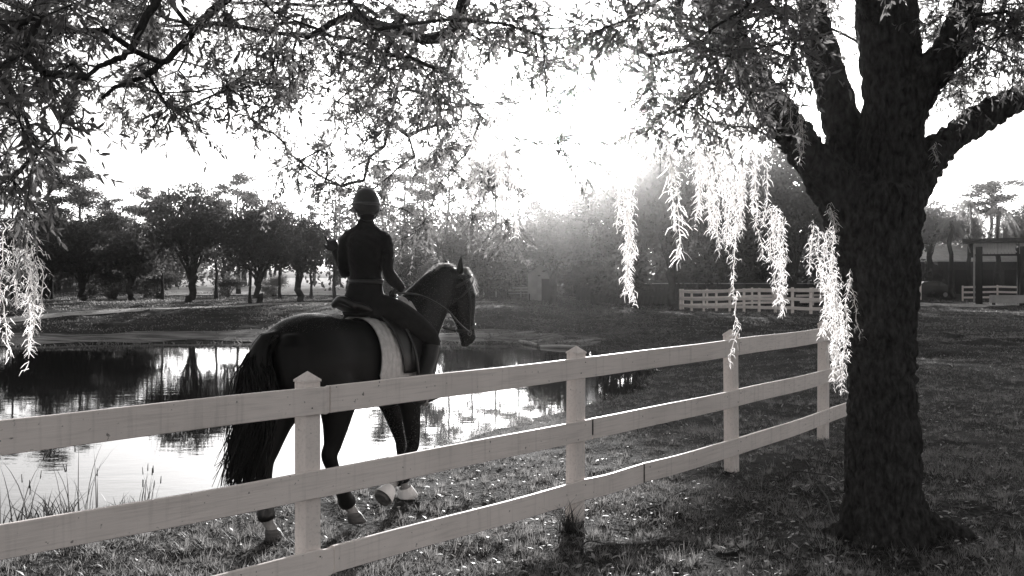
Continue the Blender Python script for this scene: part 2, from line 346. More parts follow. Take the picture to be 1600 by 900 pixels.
def post_mes(h, w, cap=True):
    bm = bmesh.new(); box_bm(bm, (0, 0, (h-0.05)/2-0.15), (w, w, h-0.05+0.3), bev=0.004); p = bm_mesh('post', bm, M_paint)
    bm = bmesh.new(); e = w/2+0.004; z0 = h-0.05+0.0005
    q = [bm.verts.new((sx*e, sy*e, z)) for z in (z0, z0+0.012) for sx, sy in ((-1, -1), (1, -1), (1, 1), (-1, 1))]; tp = bm.verts.new((0, 0, h+0.012))
    bm.faces.new(q[:4][::-1])
    for i in range(4): bm.faces.new((q[i], q[(i+1) % 4], q[4+(i+1) % 4], q[4+i])); bm.faces.new((q[4+i], q[4+(i+1) % 4], tp))
    return p, bm_mesh('post_cap', bm, M_paint)
NP = [(-4.62, 2.25), (-2.92, 4.02), (-1.195, 5.76), (0.49, 7.66), (2.11, 9.45), (3.62, 11.45), (4.95, 13.4)]
def near_fence():
    root = thing('paddock_fence', 'white painted three rail fence running along the pond behind the big tree', 'fence', (0.49, 7.66, 0))
    R0 = Vector(root.location); pm, cm = post_mes(1.34, 0.108)
    ang = [math.atan2(NP[min(i+1, 6)][1]-NP[max(i-1, 0)][1], NP[min(i+1, 6)][0]-NP[max(i-1, 0)][0]) for i in range(7)]
    dz = [0, 0, 0, 0, 0.02, 0.01, 0]
    for i, (x, y) in enumerate(NP):
        p = link('post', pm, root, Vector((x, y, dz[i]))-R0); p.rotation_euler = (0.008*math.sin(i*3), 0.010*math.cos(i*2.3), ang[i])
        link('post_cap', cm, p)
    def P(i, z, f=0.0):                   # rail line point on the near face of the posts
        a = Vector((*NP[i], z+dz[i]))
        if f: a = a.lerp(Vector((*NP[i+1], z+dz[i+1])), f)
        n = Vector((math.sin(ang[i]), -math.cos(ang[i]), 0)); return a+n*(0.054+0.015)-R0
    def run(z, stops, seed):
        for k, (s, e) in enumerate(zip(stops[:-1], stops[1:])):
            pts = [s]+[j for j in range(math.floor(s)+1, math.ceil(e)) if s < j < e]+[e]
            bm = bmesh.new()
            for a, b in zip(pts[:-1], pts[1:]):
                pa = P(int(a), z, a-int(a)); pb = P(int(b), z, b-int(b)); d = (pb-pa).normalized()
                if a == s: pa = pa+d*0.004
                if b == e: pb = pb-d*0.004
                bm.from_mesh(rail_me(pa, pb, seed=seed+int(a*7)))
            bmesh.ops.remove_doubles(bm, verts=bm.verts, dist=0.003)
            link('rail', bm_mesh('rail', bm, M_paint), root)
    run(1.185, [0, 2.04, 4.0, 6.0], 1)
    run(0.70, [0, 1.0, 3.05, 5.0, 6.0], 2)
    run(0.235, [0, 2.05, 3.34, 5.0, 6.0], 3)
    # dark rotted splice behind the joint in the bottom rail, and dark stains where a mid-rail joint has rotted
    c = P(3, 0.235, 0.34); a = ang[3]
    link('splice_block', box_me('splice_block', c+Vector((-math.sin(a), math.cos(a), 0))*0.022, (0.10, 0.014, 0.15), M_rot, rotz(a)), root)
    link('rot_patch', box_me('rot_patch', c+Vector((math.sin(a), -math.cos(a), 0))*0.008+Vector((0, 0, -0.004)), (0.016, 0.018, 0.152), M_rot, rotz(a)), root)
    c = P(3, 0.70, 0.05)
    link('rot_patch', box_me('rot_patch', c+Vector((math.sin(a), -math.cos(a), 0))*0.007+Vector((0, 0, 0.01)), (0.012, 0.017, 0.12), M_rot, rotz(a)), root)
    bm = bmesh.new()
    for i in range(7):                    # nail heads in pairs on each post
        for z in (1.185, 0.70, 0.235):
            for dx in (-0.028, 0.028):
                q = P(i, z+0.04*(1 if dx > 0 else -1))+Vector((math.cos(ang[i])*dx, math.sin(ang[i])*dx, 0))+Vector((math.sin(ang[i]), -math.cos(ang[i]), 0))*0.014
                box_bm(bm, q, (0.007, 0.004, 0.007), rotz(ang[i]))
    tag(link('nail', bm_mesh('nail', bm, M_rot), root), kind='stuff')
near_fence()

def far_fence(name, label, pts, h, nrail=3, w=0.11, board=0.15):
    """white paddock fence; pts are (x, y) post positions"""
    x0, y0 = pts[0]; R0 = Vector((x0, y0, gz(x0, y0))); root = thing(name, label, 'fence', R0)
    pm = box_me('post', (0, 0, h/2-0.1), (w, w, h+0.2), M_paint, bev=0.01)
    zs = [gz(x, y) for x, y in pts]
    for (x, y), z in zip(pts, zs): 
        p = link('post', pm, root, Vector((x, y, z))-R0); p.rotation_euler[2] = math.atan2(pts[-1][1]-y0, pts[-1][0]-x0)
    for i in range(len(pts)-1):
        a = Vector((*pts[i], zs[i])); b = Vector((*pts[i+1], zs[i+1])); d = (b-a).normalized(); n = Vector((d.y, -d.x, 0)).normalized()
        if n.y > 0: n = -n
        for k in range(nrail):
            z = Vector((0, 0, h*(0.22+0.68*k/(nrail-1)))); q = n*(w/2+0.016)
            link('rail', rail_me(a+z+q+d*0.005-R0, b+z+q-d*0.005-R0, board, 0.03, i*3+k, 0.003), root)
    return root
def line_posts(a, b, n): return [(a[0]+(b[0]-a[0])*i/n, a[1]+(b[1]-a[1])*i/n) for i in range(n+1)]
def onground(px, py, z): v = atz(px, py, z); return (v.x, v.y)
far_fence('paddock_fence', 'white rail fence beyond the pond, receding front run of the far paddock', line_posts((9.75, 57.0), (13.6, 42.0), 10), 1.2)
far_fence('paddock_fence', 'back run of the far paddock fence, seen over its front run', line_posts((9.95, 57.3), (21.6, 66.5), 7), 1.2)
far_fence('paddock_fence', 'short white fence end showing just right of the big trunk, beside the barn drive', line_posts((24.6, 76), (31.4, 75.6), 3), 1.15)
far_fence('paddock_fence', 'white rail fence standing behind the dark posts of the open shelter', line_posts((33.9, 74.0), (46.5, 73.0), 5), 1.15)
# ------------------------------------------------------------------ organic surfaces: lofted rings fused by a voxel remesh
def ring_loft(rings, n=18):
    """rings: (centre, u, v) with u, v radius vectors -> V, faces (capped)"""
    a = np.arange(n)*2*PI/n; V = []
    for c, u, v in rings:
        V.append(np.asarray(c, float)+np.cos(a)[:, None]*np.asarray(u, float)+np.sin(a)[:, None]*np.asarray(v, float))
    m = len(rings); i = np.arange(m-1)[:, None]*n; j = np.arange(n)[None, :]; k = (j+1) % n
    Q = np.stack([i+j, i+k, i+n+k, i+n+j], -1).reshape(-1, 4).tolist()
    V = np.concatenate(V); b = len(V)
    V = np.vstack([V, np.asarray(rings[0][0], float), np.asarray(rings[-1][0], float)])
    Q += [(int((j+1) % n), j, b) for j in range(n)] + [((m-1)*n+j, (m-1)*n+(j+1) % n, b+1) for j in range(n)]
    return V, Q
def limb(pts, rad, sub=6, n=14, side=(0, 1, 0), end_round=True):
    """tapered limb through points; rad per point: r or (r_side, r_depth)"""
    R = np.array([(r, r) if np.isscalar(r) else r for r in rad], float); P = np.array([tuple(p) for p in pts], float)
    if sub: 
        k = (len(P)-1)*sub+1; D = spline(np.hstack([P, R]), k); P, R = D[:, :3], np.maximum(D[:, 3:], 0.002)
    T = np.gradient(P, axis=0); T /= np.linalg.norm(T, axis=1)[:, None]+1e-9
    rings = []
    s0 = np.asarray(side, float)
    for p, t, r in zip(P, T, R):
        s = s0-t*np.dot(s0, t); s /= np.linalg.norm(s)+1e-9; v = np.cross(t, s)
        rings.append((p, s*r[0], v*r[1]))
    if end_round:
        p, u, v = rings[0]; rings = [(p-T[0]*np.linalg.norm(v)*0.55, u*0.55, v*0.55)]+rings
        p, u, v = rings[-1]; rings = rings+[(p+T[-1]*np.linalg.norm(v)*0.55, u*0.55, v*0.55)]
    return ring_loft(rings, n)
def ellipsoid(c, r, R=None, n=16):
    rings = []; R = R or Matrix.Identity(3)
    for k in range(1, 10):
        t = -PI/2+PI*k/10
        rings.append((Vector(c)+R @ Vector((0, 0, r[2]*math.sin(t))), R @ Vector((r[0]*math.cos(t), 0, 0)), R @ Vector((0, r[1]*math.cos(t), 0))))
    return ring_loft(rings, n)
def fuse(name, parts, voxel, m, smooth=4, factor=0.5):
    """union of closed shells -> one continuous smooth mesh"""
    V, Fc, n = [], [], 0
    for v, f in parts:
        V += [tuple(q) for q in v]; Fc += [tuple(int(i)+n for i in q) for q in f]; n += len(v)
    me = bpy.data.meshes.new(name+'_raw'); me.from_pydata(V, [], Fc); me.update()
    bm = bmesh.new(); bm.from_mesh(me); bmesh.ops.recalc_face_normals(bm, faces=bm.faces); bm.to_mesh(me); bm.free()
    o = bpy.data.objects.new(name+'_raw', me); COL.objects.link(o)
    r = o.modifiers.new('r', 'REMESH'); r.mode = 'VOXEL'; r.voxel_size = voxel
    if smooth: s = o.modifiers.new('s', 'SMOOTH'); s.iterations = smooth; s.factor = factor
    dg = bpy.context.evaluated_depsgraph_get(); ev = o.evaluated_get(dg)
    out = bpy.data.meshes.new_from_object(ev, depsgraph=dg); out.name = name
    bpy.data.objects.remove(o); bpy.data.meshes.remove(me)
    out.materials.clear()
    for q in (m if isinstance(m, (list, tuple)) else [m]): out.materials.append(q)
    out.polygons.foreach_set('use_smooth', np.ones(len(out.polygons), bool))
    return out
def get_co(me): c = np.empty(len(me.vertices)*3, np.float32); me.vertices.foreach_get('co', c); return c.reshape(-1, 3)
def set_co(me, c): me.vertices.foreach_set('co', np.asarray(c, np.float32).ravel()); me.update()
def get_no(me): c = np.empty(len(me.vertices)*3, np.float32); me.vertices.foreach_get('normal', c); return c.reshape(-1, 3)

# ------------------------------------------------------------------ leaves
def leaf_arrays(base, d, nrm, L, W):
    """narrow oak leaves, bent along the midrib: 6 points, 2 quads each; arrays of n"""
    s = np.cross(d, nrm); s /= np.linalg.norm(s, axis=1)[:, None]+1e-9; u = np.cross(s, d)
    L = L[:, None]; W = W[:, None]
    p0 = base; p5 = base+d*L-u*L*0.12; m1 = base+d*L*0.36+u*L*0.03; m2 = base+d*L*0.70-u*L*0.02
    a1 = m1+s*W*0.5; b1 = m1-s*W*0.5; a2 = m2+s*W*0.42; b2 = m2-s*W*0.42
    n = len(base); V = np.stack([p0, a1, b1, a2, b2, p5], 1).reshape(-1, 3); k = np.arange(n)[:, None]*6
    T = np.concatenate([k+[0, 1, 2], k+[1, 3, 4], k+[1, 4, 2], k+[3, 5, 4]], 1).reshape(-1, 3)
    return V, T
def unit(a): return a/(np.linalg.norm(a, axis=-1, keepdims=True)+1e-9)

# ------------------------------------------------------------------ the big oak with limbs, twigs and leaves
def big_oak():
    rng = np.random.default_rng(11)
    D = 7.25; B = atz(1385, 838, 0.0); B = Vector((2.755, D, 0)); root = thing('oak_tree', 'big dark forked oak beside the white fence, leaves filling the top of the picture', 'tree', B)
    def q(px, py, d=D): return at(px, py, d)
    sc = D/F_PX
    parts = []
    def L(px, r, side=(0, 1, 0)):         # px list of (px, py, depth), r px radii
        parts.append(limb([q(*p) for p in px], [k*sc for k in r], sub=5, n=20, side=side))
    L([(1392, 930, D), (1388, 850, D), (1383, 790, D), (1380, 700, D), (1377, 600, D), (1373, 480, D), (1372, 380, D), (1376, 300, D)], [74, 68, 60, 56, 54, 57, 64, 68])
    L([(1376, 330, D), (1390, 240, D), (1392, 150, D), (1388, 60, D), (1385, -40, D), (1392, -200, D+0.3), (1380, -420, D+0.5)], [62, 50, 46, 46, 44, 34, 22])
    L([(1352, 400, D), (1318, 310, D-0.05), (1270, 250, D-0.1), (1225, 190, D-0.2), (1188, 140, D-0.3), (1140, 60, D-0.5), (1080, -40, D-0.8)], [44, 40, 31, 27, 25, 20, 17])
    L([(1352, 370, D+0.1), (1335, 275, D+0.25), (1313, 180, D+0.4), (1294, 110, D+0.5), (1274, 30, D+0.6), (1250, -90, D+0.8)], [38, 35, 31, 28, 25, 19])
    L([(1398, 330, D), (1440, 262, D+0.05), (1480, 222, D+0.1), (1540, 180, D+0.2), (1610, 148, D+0.3), (1720, 110, D+0.5), (1850, 20, D+0.8)], [36, 30, 24, 21, 19, 16, 10])
    L([(1400, 200, D-0.1), (1440, 130, D-0.15), (1478, 85, D-0.2), (1508, 20, D-0.3), (1530, -80, D-0.5), (1580, -220, D-0.8)], [34, 30, 25, 22, 18, 13])
    L([(1392, 60, D), (1352, -40, D-0.3), (1290, -130, D-0.8), (1180, -220, D-1.2)], [30, 24, 20, 15])
    # roots
    for dx, dy, r, l in ((1, 0.0, 30, 130), (-1, 0.1, 26, 95), (0.5, -0.6, 26, 90), (-0.6, -0.5, 22, 80), (0.1, 0.9, 24, 90), (-0.8, 0.6, 20, 80)):
        v = Vector((dx, dy, 0)).normalized(); c = Vector((2.755, D, 0))
        parts.append(limb([c+v*0.10+Vector((0, 0, 0.30)), c+v*0.23+Vector((0, 0, 0.12)), c+v*(l*sc*0.70)+Vector((0, 0, 0.035)), c+v*(l*sc*1.1)+Vector((0, 0, -0.07))],
                          [r*1.1*sc, r*0.9*sc, r*0.55*sc, r*0.3*sc], sub=5, n=12))
    me = fuse('trunk', parts, 0.0135, M_bark, smooth=5)
    co = get_co(me); no = get_no(me)
    def plates(c):                        # bark plates parted by furrows
        q = Vector((c[0]*12+0.9*mnoise.noise((c[0]*5, c[1]*5, c[2]*3)), c[1]*12+0.9*mnoise.noise((c[1]*5, c[0]*5, c[2]*3+5)), c[2]*4.6)); d, _ = mnoise.voronoi(q); return min(1.0, (d[1]-d[0])*2.6)
    fine = np.array([mnoise.noise((c[0]*46, c[1]*46, c[2]*24)) for c in co]); dsp = np.array([plates(c) for c in co])
    big = np.array([mnoise.noise((c[0]*2.6+9, c[1]*2.6, c[2]*1.7)) for c in co])
    wgt = np.clip((5.2-co[:, 2])/2.5, 0.35, 1)
    set_co(me, co+no*(((dsp-0.6)*0.032+fine*0.008)*wgt+big*0.022)[:, None])
    tr = link('trunk', at_zero(me, B), root)

    # limb axes the twigs can spring from (3-D nodes with a thickness)
    axes = [
        [(1188, 140, D-0.3), (1140, 60, D-0.5), (1080, -40, D-0.8), (980, -110, D-1.0), (860, -90, D-1.2), (740, -20, D-1.3), (690, 68, D-1.3), (610, 66, D-1.3), (540, 52, D-1.3), (470, 74, D-1.4), (395, 66, D-1.4)],
        [(1080, -40, D-0.8), (900, -190, D-1.6), (700, -230, D-2.4), (480, -180, D-2.9), (300, -90, D-3.2), (180, 60, D-3.3), (120, 130, D-3.3)],
        [(1235, -90, D+0.8), (1080, -150, D+1.6), (880, -120, D+2.2), (720, -20, D+2.4), (640, 110, D+2.4), (620, 200, D+2.4)],
        [(1180, -220, D-1.2), (1000, -330, D-2.0), (700, -420, D-3.0), (300, -420, D-3.8), (0, -250, D-4.0), (-40, -20, D-4.0), (10, 120, D-4.0)],
        [(1530, -80, D-0.5), (1600, -160, D-1.0), (1700, -160, D-1.4)], [(1720, 110, D+0.5), (1850, 20, D+0.8), (1950, -100, D+1)],
        [(1080, -40, D-0.8), (1060, 20, D-1.2), (1075, 70, D-1.5)], [(1262, 30, D+0.6), (1180, 10, D+1.4), (1060, -10, D+2.0), (960, 40, D+2.3)],
        [(480, -180, D-2.9), (420, -60, D-2.6), (330, 20, D-2.4), (250, 100, D-2.4), (170, 130, D-2.5)],
        [(1385, -200, D+0.3), (1300, -300, D+1.5), (1200, -360, D+3)], [(1392, -200, D+0.3), (1500, -330, D+1), (1650, -380, D+1.5)],
    ]
    rads = [0.055, 0.030, 0.045, 0.030, 0.06, 0.06, 0.04, 0.04, 0.022, 0.06, 0.06]
    nodes, par, lim_acc = [], [], Acc()
    for ax, r0 in zip(axes, rads):
        P = spline([q(*p) for p in ax], len(ax)*9); P += 0.025*np.cumsum(rng.normal(size=P.shape), 0)/3*np.linspace(0, 1, len(P))[:, None]
        rr = r0*(1-np.linspace(0, 1, len(P)))**0.7*0.85+0.008
        V, Q = tube_arrays(P, rr, 8); link('limb', at_zero(mesh_np('limb', V, Q, M_bark, True), B), root)
        for i, p in enumerate(P): nodes.append(p); par.append(-1)
    # foliage density by picture region (rows of 75 px, columns of 100 px), plus crown above and beside the frame
    rows = [
        [.50, .65, .85, .95, 1.0, 1.0, .95, .75, .52, .40, .62, .78, .7, .15, .6, .85],
        [.28, .08, .30, .50, .60, .72, .75, .58, .28, .20, .34, .38, .18, .03, .15, .55],
        [.22, .0, .03, .03, .10, .60, .75, .5, .06, .03, .06, .10, .03, .0, .03, .07],
        [.12, .0, .0, .0, .10, .66, .66, .52, .05, .0, .0, .0, .0, .0, .0, .0],
        [.03, .0, .0, .0, .0, .05, .20, .18, .0, .0, .0, .0, .0, .0, .0, .0]]
    C = []
    for r, row in enumerate(rows):
        for c, dens in enumerate(row):
            for _ in range(rng.poisson(dens*14)):
                px, py = (c+rng.random())*100, (r+rng.random())*75
                if c == 0 and r > 0: px *= 0.75
                d = rng.uniform(3.5, 5.2) if px < 150 else rng.uniform(4.6, 10.0)
                if 830 < px < 1290: d = rng.uniform(4.4, 5.8)
                if 400 < px < 800 and r >= 2: d = rng.uniform(8.3, 10.0)
                if px > 1450: d = rng.uniform(6.0, 9.0)
                if 1250 < px < 1470: d = rng.uniform(7.9, 9.5)
                C.append(at(px, py, d))
    for _ in range(330):                  # crown out of frame
        px, py = rng.uniform(-450, 2000), rng.uniform(-620, -10); C.append(at(px, py, rng.uniform(4.0, 5.6) if 780 < px < 1320 and py > -330 else rng.uniform(4.0, 10.5)))
    for _ in range(24): C.append(at(rng.uniform(-420, -60), rng.uniform(0, 330), rng.uniform(3.0, 5.0)))
    for _ in range(60): C.append(at(rng.uniform(1610, 2000), rng.uniform(-10, 120), rng.uniform(6.0, 9.0)))
    # hand placed sprigs that hang clear against the sky
    for px, py, d in ((262, 168, 5), (282, 172, 5.1), (190, 176, 5.4), (405, 165, 5.2), (440, 262, 8.4), (470, 250, 8.5), (500, 235, 8.6), (460, 272, 8.6), (1480, 128, 7), (1500, 138, 7), (1590, 118, 7.2),
                      (1085, 170, 6), (1105, 190, 6), (1170, 190, 6.2), (1180, 200, 6.1), (1030, 180, 6.3), (95, 200, 3.4), (60, 235, 3.3), (30, 190, 3.0), (20, 280, 3.4), (30, 300, 3.6), (330, 150, 5.3), (360, 140, 5.3)):
        C.append(at(px, py, d))
    C = np.array([tuple(c) for c in C]); rng.shuffle(C)
    N0 = np.array(nodes); order = np.argsort([np.min(np.linalg.norm(N0-c, axis=1)) for c in C])
    NODES = [n for n in N0]; PAR = list(par); leafnode = []
    arr = np.zeros((len(N0)+len(C)*8, 3)); arr[:len(N0)] = N0; cnt = len(N0)
    for ci in order:
        c = C[ci]; dv = c-arr[:cnt]; dist = np.linalg.norm(dv, axis=1)+0.6*np.clip(c[2]-arr[:cnt, 2]-0.1, 0, None)
        k = int(np.argmin(dist)); p = arr[k].copy(); n = max(1, min(6, int(np.linalg.norm(c-p)/0.14))); prev = k
        sag = rng.normal(size=3)*0.07*np.linalg.norm(c-p)
        for i in range(1, n+1):
            f = i/n; x = p+(c-p)*f+sag*math.sin(PI*f)+(rng.normal(size=3)*0.012 if i < n else 0)
            arr[cnt] = x; PAR.append(prev); prev = cnt; cnt += 1
        leafnode.append(prev)
    wt = np.zeros(cnt)
    for l in leafnode: wt[l] += 1
    for i in range(cnt-1, -1, -1):
        if PAR[i] >= 0: wt[PAR[i]] += wt[i]
    tw = Acc()
    for i in range(len(N0), cnt):
        a, b = arr[PAR[i]], arr[i]; r1 = 0.0042*min(max(wt[i], 1), 60)**0.42
        V, Q = tube_arrays([a, (a+b)/2, b], [r1*1.06, r1, r1*0.95], 5); tw.add(V, Q)
    # sprays at each cluster: drooping twiglets with leaves set along them
    base, dirs, Ls = [], [], []
    for l in leafnode:
        c = arr[l]; pd = unit(c-arr[PAR[l]])
        for _ in range(rng.integers(8, 13)):
            d = unit(pd*0.5+rng.normal(size=3)*0.75+np.array([0, 0, -0.18])); ln = rng.uniform(0.14, 0.36); m = 7
            t = np.linspace(0, 1, m)[:, None]; P = c+d*ln*t+np.array([0, 0, -0.14])*ln*t*t+rng.normal(size=3)*0.05*t*t
            V, Q = tube_arrays(P, np.linspace(0.0022, 0.0010, m), 3); tw.add(V, Q)
            k = rng.integers(16, 28); tt = np.sort(rng.uniform(0.12, 1.0, k)); pos = c+d*ln*tt[:, None]+np.array([0, 0, -0.14])*ln*(tt*tt)[:, None]
            ld = unit(unit(d+rng.normal(size=(k, 3))*0.75)+np.array([0, 0, -0.22])); base.append(pos); dirs.append(ld); Ls.append(rng.uniform(0.030, 0.058, k))
    base = np.concatenate(base); dirs = np.concatenate(dirs); Ls = np.concatenate(Ls)
    keep = np.linalg.norm(base-np.array([0, 0, CAM_H]), axis=1) > 2.3
    base, dirs, Ls = base[keep], dirs[keep], Ls[keep]; nrm = unit(rng.normal(size=base.shape)+np.array([0, 0, 0.5])); Wd = Ls*rng.uniform(0.2, 0.3, len(Ls))
    tag(link('twig', at_zero(tw.mesh('twig', M_twig), B), root), kind='stuff')
    # the leaves that show largest are objects of their own
    px = 800+base[:, 0]/base[:, 1]*F_PX; py = HORIZON-(base[:, 2]-CAM_H)/base[:, 1]*F_PX
    inf = (px > 0) & (px < 1600) & (py > 0) & (py < 900) & (base[:, 1] > 1); score = np.where(inf, Ls/np.maximum(base[:, 1], 0.5), 0); big = np.argsort(-score)[:300]
    rest = np.ones(len(base), bool); rest[big] = False
    V, T = leaf_arrays(base[rest], dirs[rest], nrm[rest], Ls[rest], Wd[rest])
    tag(link('crown', at_zero(mesh_np('crown', V, T, M_leaf), B), root), kind='stuff')
    V, T = leaf_arrays(np.zeros((1, 3)), np.array([[1.0, 0, 0]]), np.array([[0, 0, 1.0]]), np.array([1.0]), np.array([0.26])); lm = mesh_np('leaf', V, T, M_leaf)
    for i in big:
        d, nn = dirs[i], nrm[i]; s = unit(np.cross(d, nn)); u = np.cross(s, d)
        o = bpy.data.objects.new('leaf', lm); COL.objects.link(o); o.parent = root
        M = Matrix(((d[0], -s[0], u[0], base[i][0]-B[0]), (d[1], -s[1], u[1], base[i][1]-B[1]), (d[2], -s[2], u[2], base[i][2]-B[2]), (0, 0, 0, 1))) @ Matrix.Diagonal((Ls[i], Ls[i], Ls[i], 1))
        o.matrix_local = M
big_oak()

# ------------------------------------------------------------------ background trees: a few kinds, copied
def clump_crown(name, rng, lobes, clumps, per, leaf, m, spread=0.35, shell=0.6):
    """leaf faces gathered in clumps spread over the lobes (x, y, z, rx, ry, rz)"""
    W = np.array([l[3]*l[4]*l[5] for l in lobes])**0.7; W /= W.sum(); pick = rng.choice(len(lobes), clumps, p=W); Lb = np.array(lobes)[pick]
    d = unit(rng.normal(size=(clumps, 3))); r = np.where(rng.random(clumps) < shell, rng.uniform(0.75, 1.05, clumps), rng.uniform(0.1, 0.8, clumps))[:, None]
    c = Lb[:, :3]+d*r*Lb[:, 3:]; sz = rng.uniform(0.6, 1.4, clumps)*spread
    P = np.repeat(c, per, 0)+rng.normal(size=(clumps*per, 3))*np.repeat(sz, per)[:, None]*np.array([0.62, 0.62, 0.38])
    n = len(P); dd = unit(rng.normal(size=(n, 3))); L = rng.uniform(0.6, 1.4, n)*leaf; s = unit(np.cross(dd, rng.normal(size=(n, 3))))
    V = np.stack([P-dd*L[:, None]*0.5, P+s*L[:, None]*0.28, P+dd*L[:, None]*0.5, P-s*L[:, None]*0.28], 1).reshape(-1, 3)
    return mesh_np(name, V, np.arange(n*4).reshape(-1, 4), m)
def trunk_mesh(name, rng, lines):
    A = Acc()
    for pts, r0, r1 in lines:
        P = spline(pts, 12); P[1:-1] += rng.normal(size=(10, 3))*r0*0.35; rr = np.linspace(r0, r1, 12); 
        if pts[0][2] <= 0.01: rr[0] *= 1.7; rr[1] *= 1.12
        A.add(*tube_arrays(P, rr, 8))
    return A.mesh(name, M_far_bark, True)
def kind_oak(seed, h=5.2, r=2.6, base=1.3, leaf=0.17, m=None, dens=1.0):
    rng = np.random.default_rng(seed); lobes = []; lines = [([(0, 0, -0.3), (0, 0, 0), (0.08, 0, base*0.6), (0.05, 0.05, base+0.3)], 0.20, 0.16)]
    for k in range(9):
        a = k*2.4+rng.random(); f = rng.uniform(0.35, 0.9); z = rng.uniform(base+0.9, h-0.9); z -= 0.5*(f-0.5)
        e = (math.cos(a)*r*f*0.75, math.sin(a)*r*f*0.75, z); lobes.append((*e, r*rng.uniform(0.3, 0.5), r*rng.uniform(0.3, 0.5), (h-base)*rng.uniform(0.13, 0.24)))
        lines.append(([(0.05, 0.05, base*0.9), (e[0]*0.4, e[1]*0.4, (base+z)/2+0.2), e], 0.085, 0.02))
    lobes.append((0, 0, h-0.8, r*0.5, r*0.5, 0.8)); lobes.append((0, 0, (h+base)/2, r*0.75, r*0.75, (h-base)*0.33))
    return clump_crown('crown', rng, lobes, int(900*dens), 16, leaf, m or M_far_leaf, 0.27), trunk_mesh('trunk', rng, lines)
def kind_pine(seed, h=9.0, r=1.5, leaf=0.15, low=0.5, dens=1.0):
    rng = np.random.default_rng(seed); lobes = []; lines = [([(0, 0, -0.3), (0.05, 0, h*0.3), (-0.06, 0.05, h*0.65), (0, 0, h-0.3)], 0.13, 0.03)]
    n = int(13*dens)
    for k in range(n):
        f = (k+rng.random())/n; z = h*(low+(0.98-low)*f); a = rng.random()*6.3; rr = r*(1.0-0.55*f)*rng.uniform(0.35, 1)
        e = (math.cos(a)*rr, math.sin(a)*rr, z+0.2); s = rng.uniform(0.3, 0.55)*(1.2-0.4*f); lobes.append((*e, s*1.25, s*1.25, s*0.5))
        lines.append(([(0, 0, z-0.25), (e[0]*0.5, e[1]*0.5, z-0.02), e], 0.035, 0.01))
    lobes.append((0, 0, h-0.25, 0.4, 0.4, 0.35))
    return clump_crown('crown', rng, lobes, int(260*dens), 15, leaf, M_far_leaf, 0.26, 0.5), trunk_mesh('trunk', rng, lines)
def kind_column(seed, h=8.5, r=1.9, leaf=0.19):
    rng = np.random.default_rng(seed); lobes = []; lines = [([(0, 0, -0.3), (0, 0, 0.5), (0.1, 0, h*0.5), (0, 0, h-0.5)], 0.24, 0.04)]
    for k in range(16):
        f = (k+0.5)/16; z = 1.0+(h-1.4)*f; a = k*2.4; rr = r*(1-f)**0.55*0.62
        lobes.append((math.cos(a)*rr, math.sin(a)*rr, z, 0.35+r*0.4*(1-f)**0.6, 0.35+r*0.4*(1-f)**0.6, 0.7))
    return clump_crown('crown', rng, lobes, 700, 16, leaf, M_far_leaf, 0.38), trunk_mesh('trunk', rng, lines)
def kind_bush(seed, h=3.6, r=2.0, leaf=0.15, m=None):
    rng = np.random.default_rng(seed); lobes = []; lines = []
    for k in range(10):
        a = k*2.4; f = rng.uniform(0.2, 0.75); z = rng.uniform(0.7, h-0.7)*(1-0.3*f)
        e = (math.cos(a)*r*f, math.sin(a)*r*f, z); lobes.append((*e, r*0.42, r*0.42, h*0.2)); lines.append(([(rng.normal()*0.1, rng.normal()*0.1, -0.2), (e[0]*0.4, e[1]*0.4, z*0.5), e], 0.05, 0.012))
    return clump_crown('crown', rng, lobes, 380, 17, leaf, m or M_far_leaf, 0.34), trunk_mesh('trunk', rng, lines)
def kind_bare(seed, h=6.2):
    rng = np.random.default_rng(seed); lines = [([(0, 0, -0.3), (0, 0, 1.5), (0.05, 0, h*0.6), (0, 0, h)], 0.09, 0.012)]
    for k in range(13):
        z = h*(0.35+0.05*k); a = k*2.4; l = 1.3*(1.1-z/h)+0.2; e = (math.cos(a)*l, math.sin(a)*l, z+l*1.1)
        lines.append(([(0, 0, z), (e[0]*0.5, e[1]*0.5, z+l*0.45), e], 0.03, 0.006))
        for j in range(2): lines.append(([(e[0]*0.5, e[1]*0.5, z+l*0.45), tuple(np.array(e)*[0.9, 0.9, 1]+rng.normal(size=3)*0.25)], 0.012, 0.004))
    lobes = [(0, 0, h-0.8, 1.0, 1.0, 1.0), (0.3, 0, h*0.6, 0.9, 0.9, 1.2)]
    return clump_crown('crown', rng, lobes, 60, 9, 0.13, M_far_leaf, 0.22, 0.7), trunk_mesh('trunk', rng, lines)
